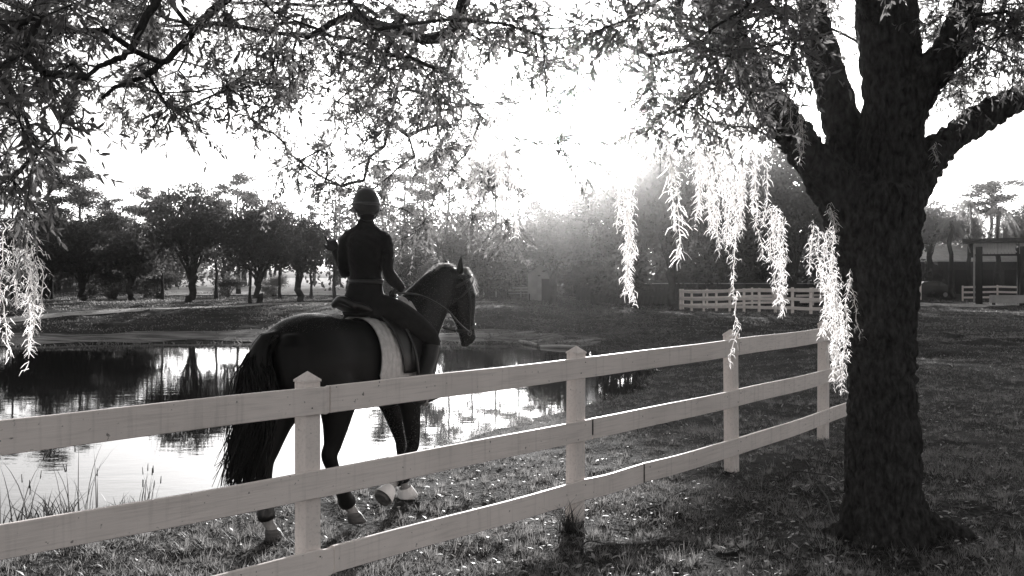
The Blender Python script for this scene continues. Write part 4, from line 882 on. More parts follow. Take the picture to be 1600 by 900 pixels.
def horse():
    parts = []
    rings = [((x, 0, z), (0, rw, 0), (0, 0, rh)) for x, z, rh, rw in spline(TRUNK, 41)]; parts.append(ring_loft(rings, 26))
    # croup, withers, shoulder and haunch masses
    parts.append(limb([(-0.62, 0, 1.47), (-0.40, 0, 1.52), (-0.1, 0, 1.47)], [(0.17, 0.11), (0.15, 0.105), (0.12, 0.09)], side=(0, 1, 0)))
    parts.append(limb([(0.25, 0, 1.47), (0.50, 0, 1.555), (0.72, 0, 1.52)], [(0.11, 0.08), (0.085, 0.085), (0.10, 0.12)]))
    for s in (-1, 1):
        parts.append(limb([(0.46, s*0.10, 1.46), (0.60, s*0.145, 1.25), (0.72, s*0.12, 1.10)], [(0.085, 0.15), (0.10, 0.16), (0.08, 0.12)]))
        parts.append(limb([(-0.70, s*0.13, 1.40), (-0.70, s*0.15, 1.20), (-0.62, s*0.15, 1.0)], [(0.12, 0.16), (0.13, 0.17), (0.11, 0.14)]))
    # neck: arched, deep at the base
    parts.append(limb([(0.50, 0, 1.33), (0.68, 0, 1.46), (0.84, 0, 1.615), (0.98, 0, 1.745), (1.09, 0, 1.815), (1.18, 0, 1.845), (1.245, 0, 1.83)],
                      [(0.17, 0.33), (0.145, 0.30), (0.118, 0.25), (0.098, 0.205), (0.085, 0.165), (0.08, 0.125), (0.08, 0.11)], sub=8, n=22))
    hd = spline(HEADX, 31); T = np.gradient(hd[:, :2], axis=0); T /= np.linalg.norm(T, axis=1)[:, None]; rings = []
    for (x, z, rd, rw), (tx, tz) in zip(hd, T):
        n = Vector((-tz, 0, tx)); c = Vector((x, 0, z)); p = head_pt(*c); u = head_pt(*(c+n*rd))-p; v = head_pt(*(c+Vector((0, rw, 0))))-p; rings.append((p, v, u))
    parts.append(ring_loft(rings, 20))
    for s in (-1, 1):                     # jowl, eye ridge, nostril
        parts.append(ellipsoid(head_pt(1.255, s*0.062, 1.685), (0.085, 0.042, 0.105))); parts.append(ellipsoid(head_pt(1.375, s*0.070, 1.715), (0.035, 0.03, 0.03)))
        parts.append(ellipsoid(head_pt(1.425, s*0.036, 1.345), (0.024, 0.02, 0.028)))
    parts.append(ellipsoid(head_pt(1.345, 0, 1.285), (0.04, 0.042, 0.03)))     # lower lip
    for k, (p, r, hoof, ax) in LEGS.items(): parts.append(limb(p, r, sub=5, n=16, end_round=True))
    # dock of the tail
    parts.append(limb([(-0.72, 0, 1.45), (-0.84, 0, 1.44), (-0.90, 0.01, 1.33), (-0.93, 0.02, 1.15)], [0.07, 0.055, 0.045, 0.03]))
    me = fuse('horse', parts, 0.0135, [M_coat, M_sock], smooth=9)
    co = get_co(me); no0 = get_no(me); ce = np.empty(len(me.polygons)*3, np.float32); me.polygons.foreach_get('center', ce); ce = ce.reshape(-1, 3)
    mi = np.zeros(len(ce), np.int32)      # white socks: below the fetlock of each leg
    for k, (p, r, hoof, ax) in LEGS.items():
        f = np.array(p[6]); e = np.array(p[8]); d = (e-f)/np.linalg.norm(e-f); t = (ce-f)@d; near = np.linalg.norm(ce-f-np.clip(t, 0, 1)[:, None]*d, axis=1) < 0.09; mi[(t > 0.004) & near] = 1
    me.polygons.foreach_set('material_index', mi)
    h = link('horse', rel(me, HO)); h.location = HO; tag(h, 'dark brown horse with white socks walking behind the white fence, head tucked', 'horse')
    # hooves
    for k, (p, r, hp, ax) in LEGS.items():
        a = Vector(p[8]); d = Vector(ax).normalized(); b = Vector(hp)
        if k == 'front_right': n = (b-a).normalized(); rings = [(a+n*t, Vector((0, 1, 0))*rr, n.cross(Vector((0, 1, 0))).normalized()*rr*1.1) for t, rr in ((-0.01, 0.045), (0.02, 0.054), (0.07, 0.062), (0.092, 0.063), (0.094, 0.052), (0.082, 0.03))]
        else: rings = [(a.lerp(b, t), Vector((0, rr, 0)), Vector((rr*1.12, 0, 0))) for t, rr in ((-0.15, 0.043), (0.15, 0.053), (0.6, 0.060), (0.98, 0.066), (1.0, 0.06), (0.9, 0.03))]
        V, Q = ring_loft(rings, 20); me = bpy.data.meshes.new('hoof'); me.from_pydata([tuple(v) for v in V], [], [tuple(int(i) for i in f) for f in Q]); me.materials.append(M_hoof)
        me.polygons.foreach_set('use_smooth', [True]*len(me.polygons)); link('hoof', rel(me, HO), h)
    # ears: cupped cones
    for s in (-1, 1):
        V, Fq = [], []; n = 10; m = 7
        b = head_pt(1.235, s*0.058, 1.925); tip = head_pt(1.225, s*0.085, 2.085) if s < 0 else head_pt(1.20, s*0.085, 2.04)
        for i in range(m):
            f = i/(m-1); c = b.lerp(tip, f)-Vector((0, 0, 0.02)); rr = 0.034*(math.sin(PI*(0.25+0.72*f))**0.8)*(1-0.55*f)+0.001
            for j in range(n): a = -2.3+4.6*j/(n-1); V.append(tuple(c+Vector((rr*math.cos(a+PI)*1.1, s*rr*math.sin(a)*0.9, 0))))
        Fq = [(i*n+j, i*n+j+1, (i+1)*n+j+1, (i+1)*n+j) for i in range(m-1) for j in range(n-1)]
        me = bpy.data.meshes.new('ear'); me.from_pydata(V, [], Fq); me.materials.append(M_coat); me.polygons.foreach_set('use_smooth', [True]*len(me.polygons)); e = link('ear', rel(me, HO), h)
        sm = e.modifiers.new('t', 'SOLIDIFY'); sm.thickness = 0.007
        V, Q = ellipsoid(head_pt(1.385, s*0.080, 1.705), (0.018, 0.014, 0.018), n=10); me = bpy.data.meshes.new('eye'); me.from_pydata([tuple(v) for v in V], [], [tuple(int(i) for i in f) for f in Q]); me.materials.append(M_leather); link('eye', rel(me, HO), h)
    # tail: long strands falling from the dock, drawn back and out to the side
    rng = np.random.default_rng(5); A = Acc()
    for i in range(760):
        t0 = rng.random(); st = np.array(spline([(-0.84, 0, 1.485), (-0.90, 0.01, 1.40), (-0.935, 0.015, 1.25), (-0.945, 0.02, 1.10)], 20))[int(t0*19)]
        sp = rng.uniform(-1, 1); ax = rng.normal(size=2)*0.03; zl = rng.uniform(0.40, 0.60) if rng.random() < 0.75 else rng.uniform(0.55, 0.9)
        end = np.array([-1.02-0.05*rng.random()+rng.normal()*0.03, 0.02-0.165*sp+rng.normal()*0.02, zl]); mid = np.array([-0.97+ax[0], -0.03-0.165*sp+ax[1]*0.5, (st[2]+zl)/2+0.06])
        if rng.random() < 0.10: end += np.array([-0.08, 0.10, 0.05])*rng.random()
        P = spline([st+np.array([ax[0]*0.5+0.02, ax[1], 0]), st+np.array([-0.05+ax[0], -0.06*sp, -0.12]), mid, mid*0.35+end*0.65+rng.normal(size=3)*0.012, end], 14)
        A.add(*tube_arrays(P, np.linspace(0.007, 0.0016, 14), 4))
    tl = [limb([(-0.85, 0, 1.46), (-0.92, 0.005, 1.34), (-0.96, 0.0, 1.10), (-0.98, -0.015, 0.85), (-1.0, -0.015, 0.62)], [(0.05, 0.05), (0.085, 0.06), (0.125, 0.07), (0.125, 0.065), (0.06, 0.03)])]
    for v, f in tl: A.add(v[:-2], [q for q in f if len(q) == 4])
    link('tail', rel(A.mesh('tail', M_hair, True), HO), h)
    # mane: short pulled hair standing along the crest, and a forelock
    A = Acc(); crest = spline([(0.62, 0, 1.70), (0.78, 0, 1.80), (0.92, 0, 1.90), (1.03, 0, 1.962), (1.13, 0, 1.972), (1.20, 0, 1.955)], 300)
    for i in range(1300):
        c = crest[rng.integers(0, 300)]; s = rng.choice([-1, 1]); l = rng.uniform(0.018, 0.05)
        d = unit(np.array([-0.25+rng.normal()*0.35, s*rng.uniform(0.1, 0.8), 0.75])); P = [c+np.array([0, s*0.012, -0.03]), c+d*l*0.6, c+d*l+np.array([0, s*0.02, -0.012])]
        A.add(*ribbon_arrays(P, [0.0016, 0.0014, 0.0006], rng.normal(size=3)))
    link('mane', rel(A.mesh('mane', M_fuzz), HO), h)
    A = Acc()
    for i in range(260):
        b = np.array(head_pt(1.27+rng.normal()*0.02, rng.normal()*0.022, 1.955)); e = np.array(head_pt(1.41+rng.uniform(0.0, 0.045), rng.normal()*0.035, rng.uniform(1.70, 1.84)))
        A.add(*ribbon_arrays(spline([b, (b*0.6+e*0.4)+np.array([0.03, 0, 0.05]), e], 7), np.linspace(0.0020, 0.0006, 7), rng.normal(size=3)))
    link('forelock', rel(A.mesh('forelock', M_fuzz), HO), h)
    # fine short coat hair that catches the low sun at the outline
    co2 = co; k = np.where((co2[:, 0] > 0.45) | (co2[:, 2] < 0.3) | ((co2[:, 2] > 1.5) & (co2[:, 0] < -0.2)))[0]; k = rng.choice(k, 15000); A = Acc()
    P0 = co2[k]; nl = no0[k]
    tn = unit(np.stack([-0.5+0*k, 0*k, -0.8+0*k], -1)+rng.normal(size=(len(k), 3))*0.4); L = rng.uniform(0.006, 0.014, len(k))[:, None]; e = P0+unit(nl*0.8+tn*0.7)*L; sd = unit(np.cross(nl, tn))*0.0008
    V = np.stack([P0-sd, P0+sd, e], 1).reshape(-1, 3); tag(link('coat_hair', rel(mesh_np('coat_hair', V, np.arange(len(V)).reshape(-1, 3), M_fuzz), HO), h), kind='stuff')
    return h
horse()
def worn(name, label, cat, group, arr, m, loc_local):
    loc = W3(*loc_local); A = Acc()
    for v, q in arr: A.add(v, q)
    o = link(name, rel(A.mesh(name, m, True), loc)); o.location = loc; return tag(o, label, cat, group)
def leg_gear():
    names = {'front_left': 'planted front', 'front_right': 'lifted front', 'hind_right': 'forward hind', 'hind_left': 'rear hind'}
    for k, (p, r, hp, ax) in LEGS.items():
        # padded boot round the cannon and fetlock: open sleeve with a strap
        P = spline(p, 81); i0, i1 = 52, 63; pts = P[i0:i1]; rr = np.interp(np.linspace(0, 1, len(pts)), [0, 0.3, 0.8, 1], [0.054, 0.056, 0.066, 0.060])
        V, Q = tube_arrays(pts, rr, 14); c = pts[len(pts)//2]; st = tube_arrays(pts[6:8], rr[6:8]+0.005, 14)
        worn('fetlock_boot', 'black padded boot round the fetlock of the %s leg' % names[k], 'horse boot', 'leg boots on the horse', [(V, Q), st], M_leather, c)
        if k.startswith('front'):
            a = Vector(p[8]); b = Vector(hp); n = (b-a).normalized(); e = Vector(p[7]); q = [(e, 0.050), (e.lerp(a, 0.6), 0.058), (a+n*0.025, 0.072), (a+n*(b-a).length*0.75, 0.084), (a+n*(b-a).length*0.80, 0.080), (a+n*0.02, 0.066)]
            V, Q = tube_arrays([x for x, _ in q], [y for _, y in q], 22) if False else (None, None)
            side = Vector((0, 1, 0)); rings = []
            for x, y in q: f = n.cross(side).normalized(); rings.append((x, side*y, f*y*1.05))
            V, Q = ring_loft(rings, 22); V = V[:-2]; Q = [f for f in Q if len(f) == 4]
            worn('bell_boot', 'white rubber bell boot on the hoof of the %s leg' % names[k], 'horse boot', 'white bell boots on the front hooves', [(V, Q)], M_bell, tuple(a))
leg_gear()
def surf_on_trunk(x, ang, off):
    z, rh, rw = trunk_at(x); c, s = math.cos(ang), math.sin(ang)
    return Vector((x, -s*(rw+off), z+c*(rh+off)))
def saddle_pad():
    V, Q = [], []; nu, nv = 56, 50; amax = 1.95
    for i in range(nu):
        for j in range(nv):
            a = -amax+2*amax*j/(nv-1); f = i/(nu-1); e = abs(a)/amax; xr = 0.03-0.07*e**1.6; x = xr+f*(0.62-0.05*e-xr); rim = min(1, min(i, nu-1-i)/3, min(j, nv-1-j)/3)
            if e > 0.93: x = x*1.0+(0.05*(e-0.93)/0.07)*(1-2*f)
            rid = abs(math.sin(f*PI*11)); lift = 0.075*math.exp(-(a/0.35)**2)*smooth01(0.25, 0.5, x)
            V.append(surf_on_trunk(x, a, 0.032+0.010*rid**0.5*rim+0.006*rim+float(lift)))
    Q = [(i*nv+j, i*nv+j+1, (i+1)*nv+j+1, (i+1)*nv+j) for i in range(nu-1) for j in range(nv-1)]
    o = worn('saddle_pad', 'white quilted saddle pad with long ribs on the back of the horse', 'saddle pad', None, [([tuple(v) for v in V], Q)], M_pad, (0.2, 0, 1.6))
    s = o.modifiers.new('t', 'SOLIDIFY'); s.thickness = 0.016; s.offset = -1
saddle_pad()
def saddle():
    loc = W3(0.22, 0, 1.62); r = thing('saddle', 'black leather saddle under the rider, on the white pad', 'saddle', loc)
    def add(name, parts, vox=0.010, m=M_leather, sm=5): return link(name, rel(fuse(name, parts, vox, m, sm), loc), r)
    add('seat', [limb([(-0.10, 0, 1.685), (-0.02, 0, 1.655), (0.12, 0, 1.615), (0.28, 0, 1.625), (0.42, 0, 1.68)], [(0.13, 0.03), (0.17, 0.045), (0.15, 0.045), (0.10, 0.045), (0.07, 0.03)]),
                 limb([(-0.10, -0.11, 1.67), (-0.13, 0, 1.715), (-0.10, 0.11, 1.67)], [0.028, 0.034, 0.028], side=(1, 0, 0)), limb([(0.40, -0.07, 1.64), (0.43, 0, 1.695), (0.40, 0.07, 1.64)], [0.026, 0.03, 0.026], side=(1, 0, 0))])
    for s in (-1, 1):
        V, Q = [], []; nu, nv = 14, 18
        for i in range(nu):
            for j in range(nv):
                a = 0.45+(1.72-0.45)*j/(nv-1); f = i/(nu-1); e = (a-0.45)/1.27; x0 = 0.10+0.10*e; x1 = 0.44+0.10*math.sin(e*2.6)
                V.append(tuple(surf_on_trunk(x0+(x1-x0)*f, s*a, 0.072+0.02*(1-e))))
        Q = [(i*nv+j, i*nv+j+1, (i+1)*nv+j+1, (i+1)*nv+j) for i in range(nu-1) for j in range(nv-1)]
        A = Acc(); A.add(V, Q); o = link('flap', rel(A.mesh('flap', M_leather, True), loc), r); m = o.modifiers.new('t', 'SOLIDIFY'); m.thickness = 0.014
        A = Acc(); A.add(*tube_arrays(spline([(0.28, s*0.29, 1.50), (0.30, s*0.375, 1.30), (0.32, s*0.405, 1.02)], 10), 0.012, 6)); link('stirrup_leather', rel(A.mesh('stirrup_leather', M_leather, True), loc), r)
        A = Acc(); P = [(0.33, s*0.405+0.065*math.sin(t)*1.0, 0.955+0.075*math.cos(t)) for t in np.linspace(-2.35, 2.35, 18)]; A.add(*tube_arrays(P, 0.008, 6)); A.add(*tube_arrays([(0.33, s*0.405-0.058, 0.905), (0.33, s*0.405+0.058, 0.905)], [0.014, 0.014], 6))
        link('stirrup', rel(A.mesh('stirrup', M_metal, True), loc), r)
    V, Q = [], []; n = 26
    for x in (0.33, 0.43):
        for j in range(n): V.append(tuple(surf_on_trunk(x, 1.3+(2*PI-2.6)*j/(n-1), 0.018)))
    Q = [(j, j+1, n+j+1, n+j) for j in range(n-1)]; A = Acc(); A.add(V, Q); o = link('girth', rel(A.mesh('girth', M_leather, True), loc), r); o.modifiers.new('t', 'SOLIDIFY').thickness = 0.012
saddle()
def bridle():
    loc = W3(1.3, 0, 1.7); r = thing('bridle', 'black leather bridle with noseband and reins on the head of the horse', 'bridle', loc)
    H = spline(HEADX, 61)
    def hoop(name, i, grow, rad, m=M_leather, tilt=0.0):
        x, z, rd, rw = H[i]; t = H[min(i+1, 60)]-H[i-1]; t2 = Vector((t[0], 0, t[1])).normalized(); n = Vector((-t2.z, 0, t2.x))+t2*tilt
        c = Vector((x, 0, z)); p = head_pt(*c); u = head_pt(*(c+n*(rd+grow)))-p; v = head_pt(*(c+Vector((0, rw+grow, 0))))-p
        A = Acc(); A.add(*loop_tube(p, u, v, rad)); link(name, rel(A.mesh(name, m, True), loc), r)
    hoop('noseband', 38, 0.010, 0.016); hoop('throat_latch', 9, 0.016, 0.009, tilt=-0.45); hoop('headpiece', 3, 0.014, 0.014)
    def strap(name, pts, rad, m=M_leather): A = Acc(); A.add(*tube_arrays(spline(pts, 24), rad, 6)); link(name, rel(A.mesh(name, m, True), loc), r)
    strap('browband', [head_pt(1.265, -0.10, 1.86), head_pt(1.36, -0.07, 1.885), head_pt(1.395, 0, 1.89), head_pt(1.36, 0.07, 1.885), head_pt(1.265, 0.10, 1.86)], 0.011)
    for s in (-1, 1):
        strap('cheekpiece', [head_pt(1.25, s*0.095, 1.87), head_pt(1.30, s*0.118, 1.70), head_pt(1.33, s*0.085, 1.52), head_pt(1.335, s*0.074, 1.41)], 0.008)
        A = Acc(); c = head_pt(1.335, s*0.076, 1.39); A.add(*loop_tube(c, (0.024, 0, 0), (0, 0, 0.024), 0.006)); link('bit_ring', rel(A.mesh('bit_ring', M_metal, True), loc), r)
        hd = (0.31, -0.12, 1.762)   # both reins gathered in the rider's right hand
        strap('rein', [head_pt(1.335, s*0.08, 1.39), (1.12, s*0.16, 1.47), (0.86, s*0.20, 1.62), (0.60, s*0.13-0.02, 1.735), hd], 0.0075)
    strap('rein_buckle_end', [(0.31, -0.12, 1.755), (0.36, -0.20, 1.62), (0.40, -0.24, 1.50), (0.41, -0.20, 1.57), (0.33, -0.115, 1.75)], 0.007)
bridle()
# ------------------------------------------------------------------ the rider
def rider():
    S0 = W3(0.135, 0, 1.60)                # seat point
    def basis(u):                         # pelvis follows the horse, shoulders turned to look straight away
        f = float(smooth01(0.05, 0.5, u)); yaw = TH*(1-f)+math.radians(4)*f
        return Vector((math.cos(yaw), -math.sin(yaw), 0)), Vector((math.sin(yaw), math.cos(yaw), 0))
    def T(r, f, u):
        R, Fw = basis(u); return S0+R*r+Fw*f+Vector((0, 0, u))
    def torso(g):
        st = [(-0.015, -0.03, 0.155, 0.13), (0.05, -0.03, 0.168, 0.150), (0.13, -0.02, 0.158, 0.135), (0.22, -0.005, 0.132, 0.108), (0.30, 0.005, 0.120, 0.097), (0.39, -0.005, 0.130, 0.104), (0.50, -0.015, 0.143, 0.110), (0.585, -0.015, 0.140, 0.097), (0.635, -0.01, 0.115, 0.078), (0.665, 0.0, 0.078, 0.062)]
        rings = []
        for u, f, rx, ry in spline(st, 34): R, Fw = basis(u); rings.append((T(0, f, u), R*(rx+g), Fw*(ry+g)))
        return ring_loft(rings, 24)
    Rs, Fs = basis(0.6)
    def arms(g, which=(0, 1), hand=False):
        out = []
        if 0 in which:                    # right arm down to the reins
            out.append(limb([T(0.115, -0.01, 0.605), T(0.155, -0.005, 0.565), T(0.180, -0.03, 0.44), T(0.192, -0.015, 0.335), T(0.205, 0.07, 0.265), T(0.205, 0.19, 0.195)], [0.050+g, 0.052+g, 0.044+g, 0.040+g, 0.040+g, 0.029+g], side=(1, 0, 0)))
        if 1 in which:                    # left arm bent, hand raised in front of the shoulder
            out.append(limb([T(-0.115, -0.01, 0.605), T(-0.152, -0.005, 0.565), T(-0.172, -0.02, 0.44), T(-0.180, 0.01, 0.325), T(-0.215, 0.09, 0.375), T(-0.285, 0.19, 0.49)], [0.050+g, 0.052+g, 0.044+g, 0.041+g, 0.040+g, 0.029+g], side=(1, 0, 0)))
        return out
    def traps(g): return [limb([T(-0.125, -0.01, 0.592), T(-0.06, -0.012, 0.640), T(0, -0.012, 0.665), T(0.06, -0.012, 0.640), T(0.125, -0.01, 0.592)], [0.045+g, 0.048+g, 0.060+g, 0.048+g, 0.045+g], side=(0, 1, 0))]
    def hand(w, d, up, pose, g=0.0, s=1):
        """palm from wrist w along d; up = back of the hand; pose curls per finger; thumb on side s"""
        d = Vector(d).normalized(); up = Vector(up); up = (up-d*up.dot(d)).normalized(); sd = d.cross(up)*s; out = []
        out.append(limb([w-d*0.02, w+d*0.03, w+d*0.065, w+d*0.088], [(0.026+g, 0.019+g), (0.036+g, 0.018+g), (0.041+g, 0.016+g), (0.037+g, 0.012+g)], sub=4, n=12, side=sd))
        for k, (off, ln) in enumerate(((0.030, 0.072), (0.010, 0.080), (-0.011, 0.074), (-0.030, 0.058))):
            c = pose[k]; p = w+d*0.082+sd*off; pts = [p-d*0.015, p]; a = 0.0
            for seg, fr in enumerate((0.45, 0.32, 0.23)):
                a += c*(0.9, 1.1, 0.8)[seg]; pts.append(pts[-1]+(d*math.cos(a)-up*math.sin(a)+sd*off*1.5)*ln*fr)
            out.append(limb(pts, [0.0095+g, 0.0098+g, 0.0090+g, 0.0082+g, 0.0068+g], sub=3, n=10))
        tp = w+d*0.025+sd*0.030; q = pose[4]
        out.append(limb([tp-sd*0.012, tp+sd*0.016+d*0.018-up*0.006, tp+sd*(0.030-0.016*q)+d*0.046-up*(0.010+0.018*q), tp+sd*(0.036-0.034*q)+d*0.070-up*(0.012+0.034*q)], [0.015+g, 0.0125+g, 0.0105+g, 0.0085+g], sub=4, n=10))
        return out
    wR = T(0.205, 0.19, 0.195); wL = T(-0.285, 0.19, 0.49)
    tgt = W3(0.31, -0.12, 1.762)
    dR = (tgt-wR).normalized()
    def hands(g): return hand(wR, dR, (0.5, 0.2, 0.8), (1.15, 1.25, 1.3, 1.3, 0.9), g, -1)+hand(wL, (-0.38, 0.1, 0.85), (0.2, -0.9, 0.3), (0.12, 0.85, 1.05, 1.15, 0.1), g, -1)
    def legs(g, lo=0.0, hi=1.0):
        out = []
        for s in (-1, 1):
            P = [W3(0.14, s*0.09, 1.66), W3(0.26, s*0.21, 1.60), W3(0.40, s*0.30, 1.50), W3(0.505, s*0.352, 1.39), W3(0.47, s*0.372, 1.25), W3(0.36, s*0.40, 1.10), W3(0.305, s*0.405, 0.99)]
            R = [0.105, 0.100, 0.082, 0.062, 0.060, 0.053, 0.040]
            k = 61; D = spline([tuple(p)+(r,) for p, r in zip(P, R)], k); D = D[int(lo*(k-1)):int(hi*(k-1))+1]
            out.append(limb([d[:3] for d in D], [d[3]+g for d in D], sub=0, n=16, side=tuple(LFT)))
        return out
    def feet(g):
        out = []
        for s in (-1, 1):
            out.append(limb([W3(0.265, s*0.405, 0.985), W3(0.285, s*0.408, 0.945), W3(0.36, s*0.42, 0.945), W3(0.44, s*0.435, 0.955), W3(0.485, s*0.44, 0.958)], [(0.034+g, 0.042+g), (0.036+g, 0.042+g), (0.042+g, 0.034+g), (0.042+g, 0.026+g), (0.03+g, 0.018+g)], side=tuple(LFT)))
        return out
    # head turned a little to the left, chin level
    hy = math.radians(-14); HR = Vector((math.cos(hy), -math.sin(hy), 0)); HF = Vector((math.sin(hy), math.cos(hy), 0)); HB = Matrix((HR, HF, Vector((0, 0, 1)))).transposed(); hc = T(0.0, 0.02, 0.828)
    def hp(r, f, u): return hc+HR*r+HF*f+Vector((0, 0, u))
    neck = limb([T(0, -0.005, 0.62), T(0, 0.0, 0.69), hp(0, -0.012, -0.075), hp(0, 0, -0.02)], [0.066, 0.053, 0.050, 0.056], side=(1, 0, 0))
    head = [ellipsoid(hc+Vector((0, 0, 0.025)), (0.074, 0.092, 0.100), HB), ellipsoid(hp(0, 0.035, -0.05), (0.056, 0.058, 0.070), HB), ellipsoid(hp(0, 0.066, -0.088), (0.030, 0.026, 0.024), HB),
            limb([hp(0, 0.092, 0.025), hp(0, 0.106, -0.004), hp(0, 0.116, -0.022)], [0.010, 0.012, 0.013]), ellipsoid(hp(0, 0.090, -0.052), (0.024, 0.012, 0.009), HB)]
    for s in (-1, 1): head += [ellipsoid(hp(s*0.078, -0.008, -0.005), (0.010, 0.020, 0.032), HB), ellipsoid(hp(s*0.033, 0.082, 0.040), (0.022, 0.012, 0.008), HB), ellipsoid(hp(s*0.045, 0.06, -0.025), (0.02, 0.02, 0.02), HB)]
    body = fuse('person', [torso(0), neck]+traps(0)+head+arms(0)+hands(0)+legs(0)+feet(0), 0.0065, M_skin, smooth=4)
    me = at_zero(body, S0); p = link('person', me); p.location = S0
    tag(p, 'rider in black top and riding helmet seen from behind, left hand raised', 'person')
    def wear(name, parts, vox, m, sm=4, label=None):
        o = link(name, at_zero(fuse(name, parts, vox, m, sm), S0), p)
        if label: o['label'] = label
        return o
    tr = torso(0.007); V, Q = tr; Vn = np.array(V); 
    collar = limb([T(0, -0.004, 0.63), T(0, 0.0, 0.685), hp(0, -0.012, -0.092)], [0.078, 0.064, 0.060], side=(1, 0, 0))
    st_top = [(0.245, 0.0, 0.136, 0.112), (0.27, 0.003, 0.132, 0.107), (0.31, 0.005, 0.128, 0.105), (0.39, -0.005, 0.138, 0.112), (0.50, -0.015, 0.151, 0.118), (0.585, -0.015, 0.148, 0.105), (0.635, -0.01, 0.116, 0.086), (0.668, 0.0, 0.087, 0.070)]
    rings = []
    for u, f, rx, ry in spline(st_top, 30): R, Fw = basis(u); rings.append((T(0, f, u), R*rx, Fw*ry))
    sh = wear('shirt', [ring_loft(rings, 24), collar]+traps(0.007)+arms(0.007), 0.009, M_cloth, 3)
    co = get_co(sh.data); no = get_no(sh.data)   # cloth folds
    fo = np.array([mnoise.noise((c[0]*9, c[1]*9, c[2]*26+c[0]*14)) for c in co]); set_co(sh.data, co+no*(fo*0.008)[:, None])
    st_low = [(-0.02, -0.03, 0.163, 0.138), (0.05, -0.03, 0.178, 0.158), (0.13, -0.02, 0.167, 0.143), (0.20, -0.008, 0.145, 0.119), (0.25, 0.0, 0.135, 0.111)]; rings = []
    for u, f, rx, ry in spline(st_low, 14): R, Fw = basis(u); rings.append((T(0, f, u), R*rx, Fw*ry))
    wear('breeches', [ring_loft(rings, 24)]+legs(0.008, 0.0, 0.62), 0.009, M_cloth2, 3)
    R, Fw = basis(0.252); A = Acc(); A.add(*loop_tube(T(0, 0, 0.252), R*0.140, Fw*0.115, 0.017, 40, 8)); link('belt', at_zero(A.mesh('belt', M_leather, True), S0), p)
    for k in (0, 1): wear('riding_boot', [legs(0.011, 0.58, 1.0)[k], feet(0.008)[k]], 0.008, M_leather, 3)
    hg = hands(0.0022); wear('glove', hg[:6], 0.0045, M_leather, 2); wear('glove', hg[6:], 0.0045, M_leather, 2)
    # helmet: shell with brim, pale band, harness and hair net behind
    V, Q = [], []; n = 36; m = 12
    for i in range(m):
        t = PI/2*i/(m-1)*1.0; zz = math.cos(t); rr = math.sin(t) if i else 0.02
        for j in range(n):
            a = j*2*PI/n; V.append(tuple(hc+Vector((0, 0, 0.028+0.118*zz))+HR*(0.096*rr**0.9*math.cos(a))+HF*(0.116*rr**0.9*math.sin(a))))
    for dz, k in ((-0.03, 0.985), (-0.058, 0.93)):
        for j in range(n): a = j*2*PI/n; V.append(tuple(hc+Vector((0, 0, 0.028+dz-0.018*max(0, -math.sin(a))))+HR*(0.096*k*math.cos(a))+HF*(0.116*k*math.sin(a))))
    mm = m+2; Q = [(i*n+j, i*n+(j+1) % n, (i+1)*n+(j+1) % n, (i+1)*n+j) for i in range(mm-1) for j in range(n)]
    A = Acc(); A.add(V, Q); hm = link('helmet', at_zero(A.mesh('helmet', M_helmet, True), S0), p); so = hm.modifiers.new('t', 'SOLIDIFY'); so.thickness = 0.012; so.offset = -1
    A = Acc(); A.add(*loop_tube(hp(0, 0, 0.028), HR*0.1105, HF*0.1305, 0.011, 44, 8)); link('helmet_band', at_zero(A.mesh('helmet_band', M_band, True), S0), hm)
    V, Q = [], []
    for i in range(5):
        for j in range(15): a = math.radians(25+130*j/14); V.append(tuple(hp((0.096+0.012*i)*math.cos(a), 0.118*math.sin(a)+0.018*i*math.sin(a), 0.012-0.006*i-0.004*i*math.sin(a))))
    Q = [(i*15+j, i*15+j+1, (i+1)*15+j+1, (i+1)*15+j) for i in range(4) for j in range(14)]; A = Acc(); A.add(V, Q); b = link('brim', at_zero(A.mesh('brim', M_helmet, True), S0), hm); b.modifiers.new('t', 'SOLIDIFY').thickness = 0.006
    A = Acc(); 
    for s in (-1, 1): A.add(*tube_arrays(spline([hp(s*0.095, 0.01, 0.0), hp(s*0.080, 0.03, -0.06), hp(s*0.03, 0.055, -0.118), hp(0, 0.058, -0.122)], 14), 0.006, 6)); A.add(*tube_arrays(spline([hp(s*0.094, -0.04, 0.0), hp(s*0.07, -0.085, -0.04), hp(0, -0.102, -0.05)], 14), 0.011, 6))
    link('harness', at_zero(A.mesh('harness', M_leather, True), S0), hm)
    wear('hair', [ellipsoid(hp(0, -0.040, -0.030), (0.079, 0.060, 0.070), HB), ellipsoid(hp(0, -0.070, -0.068), (0.060, 0.040, 0.042), HB)], 0.007, M_hair, 3)
    for s in (-1, 1): link('eye', at_zero((lambda v: mesh_np('eye', v[0][:-2], [f for f in v[1] if len(f) == 4], M_leather, True))(ellipsoid(hp(s*0.033, 0.088, 0.022), (0.012, 0.009, 0.008), HB)), S0), p)
    # pale thin crop held in the right hand
    A = Acc(); c = tgt+Vector((0, 0, 0.02)); A.add(*tube_arrays([c+Vector((-0.01, 0.02, 0.02)), c+Vector((0.075, -0.01, 0.055))], [0.006, 0.005], 6)); o = link('whip_handle', at_zero(A.mesh('whip_handle', M_bell, True), c)); o.location = c
    tag(o, 'pale end of a short whip held in the right hand of the rider', 'whip')
rider()

